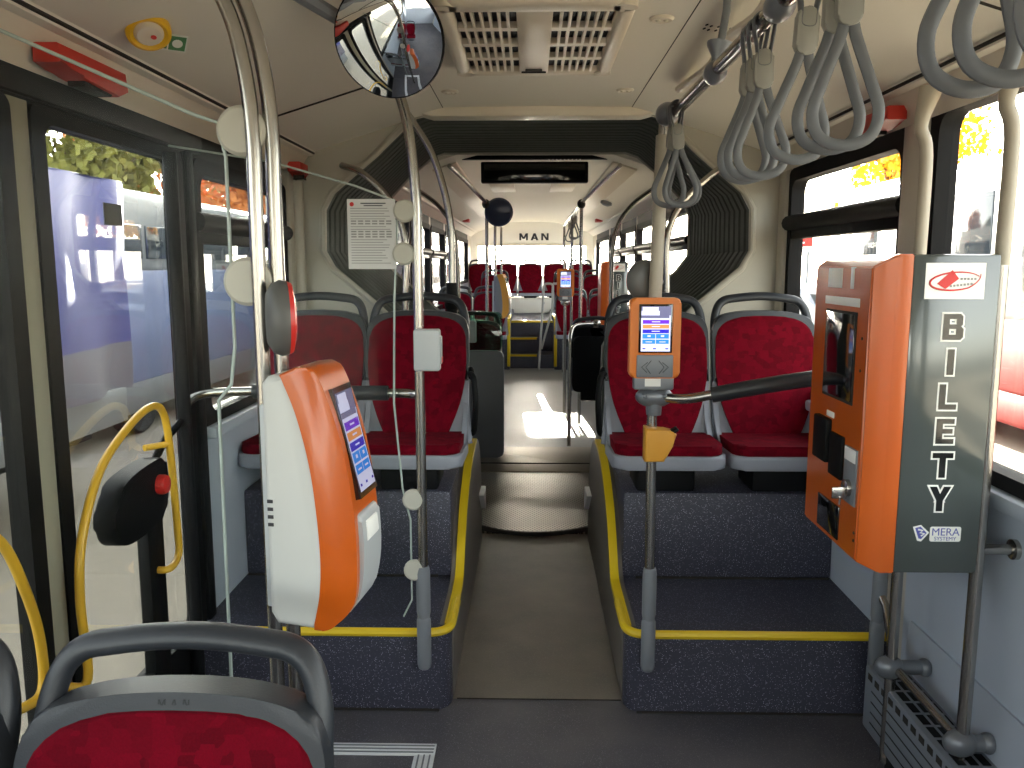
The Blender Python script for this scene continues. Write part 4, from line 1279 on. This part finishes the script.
def lamp(x, y, z, label):
    r = empty('ceiling_lamp', (x, y, z), label, 'ceiling lamp', 'small ceiling lamps')
    b = MB(); b.lathe([(.036, .012), (.038, .0), (.03, -.006), (.024, -.004)], (x, y, z), (0, 0, 1), 22); b.build('bezel', M['cream_trim'], r)
    for dx in (-.012, .012):
        b = MB(); b.ball((x + dx, y, z - .004), (.008, .008, .005)); b.build('lens', M['lamp'], r)
lamp(.394, 2.64, 2.284, 'small ceiling lamp to the right of the air vent')
lamp(.399, 3.67, 2.284, 'small ceiling lamp before the bellows on the right')
lamp(-.347, 3.69, 2.284, 'small ceiling lamp before the bellows on the left')
b = MB()
for i in range(3):
    for j in range(2):
        for q in range(2): b.lathe([(.005, 0), (.005, .003)], (.525 + i * .032 + q * .013, 2.62 + j * .04 + i * -.015, 2.262 - (i * .032 + q * .013) * .31), (.3, 0, -1), 8)
tag(b.build('speaker_holes', M['black']), 'three groups of dark loudspeaker holes in the right ceiling panel', 'loudspeaker')

def convex_mirror():
    c = Vector((-.374, 2.28, 2.134)); ax = Vector((-.15, -1, -.47)).normalized(); rad = .150
    r = empty('convex_mirror', c, 'round convex mirror under the ceiling at the top left', 'mirror')
    Rc = .40
    prof = []
    for k in range(13):
        rr_ = rad * .965 * k / 12
        prof.append((rr_, math.sqrt(Rc * Rc - rr_ * rr_) - Rc + .03))
    prof = [(p[0], p[1]) for p in reversed(prof)]
    b = MB(); b.lathe([(prof[0][0], prof[0][1] - .004)] + prof, c, ax, 48); b.build('mirror_glass', M['mirror'], r)
    b = MB(); b.lathe([(rad * .90, -.020), (rad * .985, -.012), (rad, -.004), (rad * .985, .004), (rad * .95, .002), (rad * .90, -.01)], c, ax, 48); b.build('rim', M['black'], r)
    b = MB(); b.tube([c - ax * .015, c - ax * .06 + Vector((0, 0, .03)), Vector((c.x - .03, c.y + .09, 2.27))], .01, 8)
    b.tube([Vector((-.50, 2.36, 2.20)), Vector((-.62, 2.10, 2.23)), Vector((-.66, 1.95, 2.22))], .02, 8); b.build('arm', M['socket'], r)
convex_mirror()
b = MB(); c = Vector((-.30, 8.0, 2.045)); b.lathe([(.05, .03), (.12, .018), (.135, .0), (.12, -.012), (.04, -.018)], c, (0, -1, -.1), 32); b.tube([c, (-.42, 8.02, 2.10)], .012, 8)
tag(b.build('round_mirror', M['mirror_blue']), 'round navy backed mirror on the left rail of the rear aisle', 'mirror')

# yellow emergency valve and its sticker on the left cove
def valve():
    n = Vector((.34, -.50, -.85)).normalized()
    c = Vector((-.845, 1.92, 2.157))
    c = Vector((-.94, 2.12, 2.122))
    r = empty('emergency_valve', c, 'yellow ringed emergency valve in the left ceiling panel', 'valve')
    b = MB(); b.lathe([(.050, -.03), (.054, .006), (.052, .016), (.044, .020), (.034, .012)], c, n, 30); b.build('ring', M['yellow_cap'], r)
    b = MB(); b.lathe([(.036, .0), (.035, .016), (.028, .024), (0, .026)], c, n, 24); b.build('knob', M['cream_trim'], r)
    b = MB(); b.ball(c + n * .027 + Vector((.010, 0, 0)), (.007, .007, .005)); b.build('red_dot', M['red_button'], r)
    st = MB(); st.X = Matrix.Translation((-.915, 2.20, 2.112)) @ (-n).to_track_quat('Z', 'Y').to_matrix().to_4x4()
    st.use(M['white_sticker']); st.box(-.035, -.025, -.002, .035, .025, .002)
    st.use(M['green_sticker']); st.box(-.032, -.022, -.0025, .008, .022, 0); st.box(.012, -.02, -.0025, .031, -.002, 0)
    st.use(M['white_sticker']); st.lathe([(.013, 0), (.013, .0008)], (-.012, 0, -.0024), (0, 0, -1), 14)
    tag(st.build('safety_sticker'), 'small green and white safety sticker beside the yellow valve', 'sticker')
valve()
# red boxes under the ceiling edge
def red_box(x, y0, y1, z, label, s):
    r = empty('emergency_hammer_box', (x, (y0 + y1) / 2, z), label, 'emergency box')
    b = MB(); b.prism([(y0, z + .066), (y1, z + .066), (y1 + .01, z + .02), (y1 - .04, z), (y0 + .10, z + .010), (y0 + .05, z + .024), (y0, z + .024)], 'YZ', x - .032, x + .032, .006); b.build('housing', M['red_box'], r)
    b = MB(); b.box(x - .022, y0 + .12, z - .004, x + .022, y1 - .06, z + .012, .004); b.build('recess', M['seam'], r)
red_box(-1.075, 1.90, 2.21, 1.972, 'long red box under the ceiling edge above the left door', -1)
red_box(1.14, 2.70, 2.93, 1.975, 'red emergency box under the ceiling edge above the right window', 1)
red_box(-1.09, 3.90, 4.03, 1.955, 'small red emergency box above the left platform window', -1)
for x, l in ((1.03, 'right'), (-.97, 'left')):
    b = MB(); b.box(x - .05, 12.6, 2.19, x + .05, 12.9, 2.26, .01); tag(b.build('emergency_hammer_box', M['red_box']), 'far red emergency box under the %s ceiling edge of the rear half' % l, 'emergency box')
b = MB(); b.X = Matrix.Translation((.86, 9.6, 2.26)); b.lathe([(.06, 0), (.07, -.03), (.03, -.05)], (0, 0, 0), (.3, 0, 1), 18)
tag(b.build('ceiling_speaker', M['socket']), 'small grey dome on the right ceiling panel of the rear half', 'dome')

def display():
    r = empty('display_panel', (.03, 6.6, 2.17), 'black passenger display hanging from the ceiling past the bellows', 'display')
    b = MB(); b.box(-.385, 6.58, 2.18, .445, 6.66, 2.34, .01); b.build('housing', M['black'], r)
    b = MB(); b.box(-.36, 6.575, 2.195, .42, 6.585, 2.325, .003); b.build('screen', M['screen_off'], r)
    b = MB(); b.box(-.66, 6.56, 2.355, .72, 6.62, 2.385, .006); b.build('ceiling_bar', M['black'], r)
    b = MB()
    for k in range(9): b.tube([(.14 + k * .03, 6.57, 2.345), (.14 + k * .03, 6.57, 2.375)], .006, 6)
    b.build('cable_clips', M['alu'], r)
display()
for x, l in ((-.30, 'left'), (.34, 'right')):
    b = MB(); b.box(x - .13, 8.6, 2.37, x + .13, 9.6, 2.392, .006)
    tag(b.build('ceiling_hatch', M['cream_trim']), 'pale ceiling hatch on the %s of the rear ceiling' % l, 'hatch')
for x, s, n_ in ((XC - .70, -1, 8), (XC + .70, 1, 9)):
    b = MB(); b.prism([(x - .10, 2.325 + (.03 if s > 0 else -.03)), (x + .10, 2.325 - (.03 if s > 0 else -.03)), (x + .09, 2.30 - (.03 if s > 0 else -.03)), (x - .09, 2.30 + (.03 if s > 0 else -.03))], 'XZ', 6.6, 13.0, .004)
    struct(b.build('trim_%d' % n_, M['cream_trim']), 'pale light cover strip along the rear ceiling')

# ------------------------------------------------------------------ rear steps and platforms
def rear_steps():
    b = MB(); b.use(M['podium'])
    b.box(-.30, 12.5, 0, .36, 16.5, .20); b.box(-.30, 12.8, .2, .12, 16.5, .43); b.box(XL, 13.1, .2, XR, 16.5, .67)
    b.box(XL, 12.3, 0, -.30, 16.5, .75, .02); b.box(.36, 12.3, 0, XR, 16.5, .75, .02)
    b.use(M['cream']); b.box(XL, 15.3, .67, XR, 16.5, .94, .02)
    b.use(M['yellow'])
    b.box(-.30, 12.49, .18, .10, 12.52, .21); b.box(-.30, 12.79, .41, .10, 12.82, .44); b.box(-.30, 13.09, .65, .36, 13.12, .68)
    for xa in (-.34, .355): b.box(xa, 12.28, .05, xa + .045, 12.31, .76, .01); b.box(xa, 12.28, .74, xa + .045, 13.4, .765, .008)
    r = struct(b.build('stairs'), 'dark steps with yellow edges up to the rear seats')
rear_steps()
b = MB()
b.tube(fillet([(.13, 12.2, .02), (.20, 12.2, 1.28), (.33, 12.2, 1.28), (.33, 12.4, .9), (.17, 12.45, .3)], .05, 5), .017, 10)
b.tube([(.33, 12.2, 1.28), (.60, 12.2, 1.28)], .017, 10); b.tube([(.20, 12.2, 1.0), (.20, 12.9, .95)], .015, 8)
tag(b.build('stair_handrail', M['white_body']), 'white tubular handrail at the steps to the back row', 'handrail')
# floor hatch with a pale ribbed frame
b = MB(); b.use(M['alu'])
for (x0, y0, x1, y1) in ((-.78, 2.44, -.30, 2.505), (-.78, 1.2, -.30, 1.265), (-.365, 1.265, -.30, 2.44), (-.78, 1.265, -.715, 2.44)):
    b.box(x0, y0, .0, x1, y1, .006, .001)
b.use(M['socket'])
for k in range(3):
    o_ = .012 + k * .018
    b.box(-.76, 2.44 + o_, .006, -.305 - 0, 2.445 + o_, .0085); b.box(-.365 + o_, 1.265, .006, -.360 + o_, 2.44, .0085)
b.use(M['floor']); b.box(-.715, 1.265, .0, -.365, 2.44, .003)
tag(b.build('floor_hatch'), 'floor hatch with a pale ribbed metal frame at the bottom of the photo', 'hatch')

# ------------------------------------------------------------------ outside
def ground():
    b = MB(); b.box(-60, -40, -.6, 60, 90, -.38)
    struct(b.build('ground', M['asphalt']), 'pale asphalt yard outside the bus')
ground()
def wheel(b, x, y, r, s):
    b.use(M['tyre']); b.lathe([(r * .6, -.12), (r * .95, -.12), (r, -.09), (r, .09), (r * .95, .12), (r * .6, .12)], (x, y, -.38 + r), (1, 0, 0), 24)
def coach(name, x0, x1, y0, y1, lower, upper, label, zt=2.55, band=1.05, cat='bus', skirt='ext_white'):
    r = empty(name, ((x0 + x1) / 2, (y0 + y1) / 2, -.38), label, cat)
    b = MB(); b.use(M[skirt]); b.box(x0, y0, -.12, x1, y1, .25, .05)
    b.use(M[lower]); b.box(x0, y0, .2, x1, y1, band, .06); b.use(M[upper]); b.box(x0 + .01, y0 + .01, band - .08, x1 - .01, y1 - .01, zt, .12, 3)
    b.build('body', None, r)
    for y in (y0 + 1.5, y1 - 2.0):
        q = MB(); wheel(q, x0 + .15, y, .46, 1); wheel(q, x1 - .15, y, .46, 1); q.build('wheels', None, r)
    n = int((y1 - y0) / 1.5)
    for i in range(n):
        a = y0 + .2 + i * (y1 - y0 - .3) / n
        q = MB(); q.box(x0 - .012, a, band + .12, x1 + .012, a + (y1 - y0 - .3) / n - .12, zt - .4, .01); q.build('side_window', M['ext_glass'], r)
    return r
coach('parked_bus', -7.0, -4.45, 7.9, 17.5, 'ext_blue', 'ext_white', 'pale blue and white parked bus outside the left windows', 2.4, 1.5)
coach('parked_bus', 5.0, 7.5, 3.0, 13.9, 'ext_red', 'ext_white', 'red and white parked bus outside the right window', 2.75, 1.0, skirt='ext_red')
coach('parked_bus', -4.3, -1.85, 13.5, 25.0, 'ext_blue', 'ext_white', 'added pale bus far down the yard on the left, shading the ground by the door', 2.9, 1.2)  # added to cast shade over the yard beside the left door
def trailer():
    r = empty('covered_trailer', (-4.7, 4.7, -.38), 'trailer under a blue tarpaulin outside the left door', 'trailer')
    b = MB()
    nx = 60; nz = 14
    y0, y1, x = 1.4, 7.1, -3.45
    random.seed(3)
    ph = [random.random() * 6 for _ in range(8)]
    def dis(y, z): return .04 * math.sin(2.1 * y + ph[0]) + .03 * math.sin(4.7 * y + z * 1.5 + ph[1]) + .02 * math.sin(9 * y - z * 3 + ph[2])
    for zone, m in (((.9, 2.24), 'tarp'), ((.5, .9), 'tarp_grey')):
        b.use(M[m])
        vs = []; fs = []
        for i in range(nx + 1):
            y = y0 + (y1 - y0) * i / nx
            for k in range(nz + 1):
                z = zone[0] + (zone[1] - zone[0]) * k / nz
                vs.append((x + dis(y, z), y, z))
        for i in range(nx):
            for k in range(nz):
                fs.append((i * (nz + 1) + k, (i + 1) * (nz + 1) + k, (i + 1) * (nz + 1) + k + 1, i * (nz + 1) + k + 1))
        b._add(vs, fs)
    b.use(M['tarp']); b.box(-5.9, y0, .5, x - .12, y1, 2.22, .08, 3)
    b.prism([(x + .03, 2.235), (x - .1, 2.255), (-5.9, 2.25), (-5.9, 2.2), (x - .1, 2.2)], 'XZ', y0, y1)
    b.build('tarpaulin', None, r)
    b = MB(); b.box(-5.8, y0 + .1, .22, x - .02, y1 - .1, .52, .02); b.build('skirt', M['ext_white'], r)
    b = MB(); wheel(b, -3.75, 3.4, .42, 1); wheel(b, -5.5, 3.4, .42, 1); wheel(b, -3.75, 4.4, .42, 1); wheel(b, -5.5, 4.4, .42, 1); b.build('wheels', None, r)
    b = MB(); b.box(-5.6, y0 + .3, .1, -3.7, y1 - .3, .24); b.build('chassis', M['black'], r)
trailer()
def car(x, y, m, label, rz=0):
    r = empty('parked_car', (x, y, -.38), label, 'car', None, rz)
    b = MB()
    o = [(-2.1, .30), (-2.15, .62), (-1.95, .86), (-1.35, .93), (-.75, 1.40), (.75, 1.45), (1.5, 1.0), (2.05, .86), (2.15, .55), (2.1, .30)]
    b.prism([(p.x, p.y) for p in catmull([(a, c, 0) for a, c in o], 4)], 'YZ', -.85, .85, .08, 3); b.build('body', M[m], r, local=True)
    b = MB()
    b.prism([(-1.2, .96), (-.70, 1.34), (.70, 1.38), (1.3, 1.0)], 'YZ', -.862, .862, .01); b.box(-.7, -2.1 + .9, .98, .7, -.72, 1.3, .02)
    b.build('windows', M['ext_glass'], r, local=True)
    for sx in (-.78, .78):
        for yy in (-1.3, 1.35):
            b = MB(); b.lathe([(.18, -.1), (.32, -.1), (.32, .1), (.18, .1)], (sx, yy, .32), (1, 0, 0), 20); b.build('wheel', M['tyre'], r, local=True)
car(6.7, 20, 'car_silver', 'silver parked car far outside the right window', R(15))
car(9.6, 25.5, 'car_blue', 'blue parked car behind the silver one outside the right window', R(10))
def tree(x, y, h, w_, leaf, label, n=2600, seed=1):
    rnd = random.Random(seed)
    r = empty('tree', (x, y, -.38), label, 'tree', 'trees around the yard')
    b = MB(); z0 = -.38
    b.tube([(x, y, z0), (x + .05, y, z0 + h * .3), (x - .05, y + .1, z0 + h * .7)], [.22, .16, .06], 8)
    for k in range(9):
        a = rnd.random() * 6.28; zz = z0 + h * (.3 + .35 * rnd.random()); L = w_ * (.5 + .4 * rnd.random())
        b.tube([(x, y, zz), (x + math.cos(a) * L * .5, y + math.sin(a) * L * .5, zz + h * .12), (x + math.cos(a) * L, y + math.sin(a) * L, zz + h * .2)], [.07, .045, .015], 6)
    b.build('trunk', M['trunk'], r)
    b = MB(); vs = []; fs = []
    cl = [(rnd.gauss(0, .45), rnd.gauss(0, .45), rnd.uniform(-.8, .85)) for _ in range(26)]
    for k in range(n):
        c = cl[rnd.randrange(len(cl))]
        px = x + w_ * (c[0] + rnd.gauss(0, .17)); py = y + w_ * (c[1] + rnd.gauss(0, .17)); pz = z0 + h * (.66 + .32 * (c[2] + rnd.gauss(0, .16)))
        s = .06 + .08 * rnd.random()
        e = Euler((rnd.random() * 3, rnd.random() * 3, rnd.random() * 3)).to_matrix()
        i = len(vs)
        for q in ((-s, -s * .6, 0), (s, -s * .6, 0), (s * .8, s * .6, 0), (-s * .8, s * .6, 0)):
            v = e @ Vector(q); vs.append((px + v.x, py + v.y, pz + v.z))
        fs.append((i, i + 1, i + 2, i + 3))
    b._add(vs, fs); b.build('crown', M[leaf], r)
tree(-10.5, 20.5, 6.0, 1.7, 'leaf_green', 'olive green tree beyond the blue tarpaulin', 8000, 1)
tree(-8.6, 27.0, 6.8, 1.8, 'leaf_orange', 'rust orange tree beyond the parked blue bus', 8000, 2)
tree(-13.5, 25.5, 6.6, 1.8, 'leaf_orange', 'rust brown tree furthest left beyond the trailer', 3000, 5)
tree(-12.5, 33, 8, 2.2, 'leaf_green', 'tall olive tree far behind on the left', 3000, 6)
tree(13.0, 31, 9.0, 2.6, 'leaf_yellow', 'bright yellow tree outside the right platform window', 7000, 3)
tree(21.5, 31, 7.5, 2.6, 'leaf_orange', 'orange tree beside the yellow one', 5000, 4)
def house():
    r = empty('building', (20, 14, -.38), 'grey building far outside the right window', 'building')
    b = MB(); b.box(16, 7, -.38, 24, 19.5, 5.0); b.build('wall', M['building'], r)
    for i in range(5):
        for z in (.8, 3.0):
            q = MB(); q.box(15.95, 8 + i * 2.3, z, 16.02, 9.2 + i * 2.3, z + 1.3); q.build('window', M['ext_glass'], r)
    b = MB(); b.box(15.8, 6.8, 5.0, 24.2, 19.7, 5.25, .03); b.build('roof', M['concrete'], r)
house()
b = MB(); b.use(M['white_sticker']); b.box(7.45, 26.0, 1.95, 8.65, 26.06, 2.45); b.use(M['print_red']); b.box(7.45, 25.98, 2.12, 8.65, 26.0, 2.45)
b.use(M['white_sticker']); b.box(7.6, 25.97, 2.30, 8.2, 25.98, 2.35); b.box(7.6, 25.97, 2.20, 8.4, 25.98, 2.25)
b.use(M['socket']); b.box(7.5, 26.02, -.38, 7.58, 26.08, 2.0); b.box(8.5, 26.02, -.38, 8.58, 26.08, 2.0)
tag(b.build('yard_sign'), 'white and red sign board on posts far outside the right platform window', 'sign')
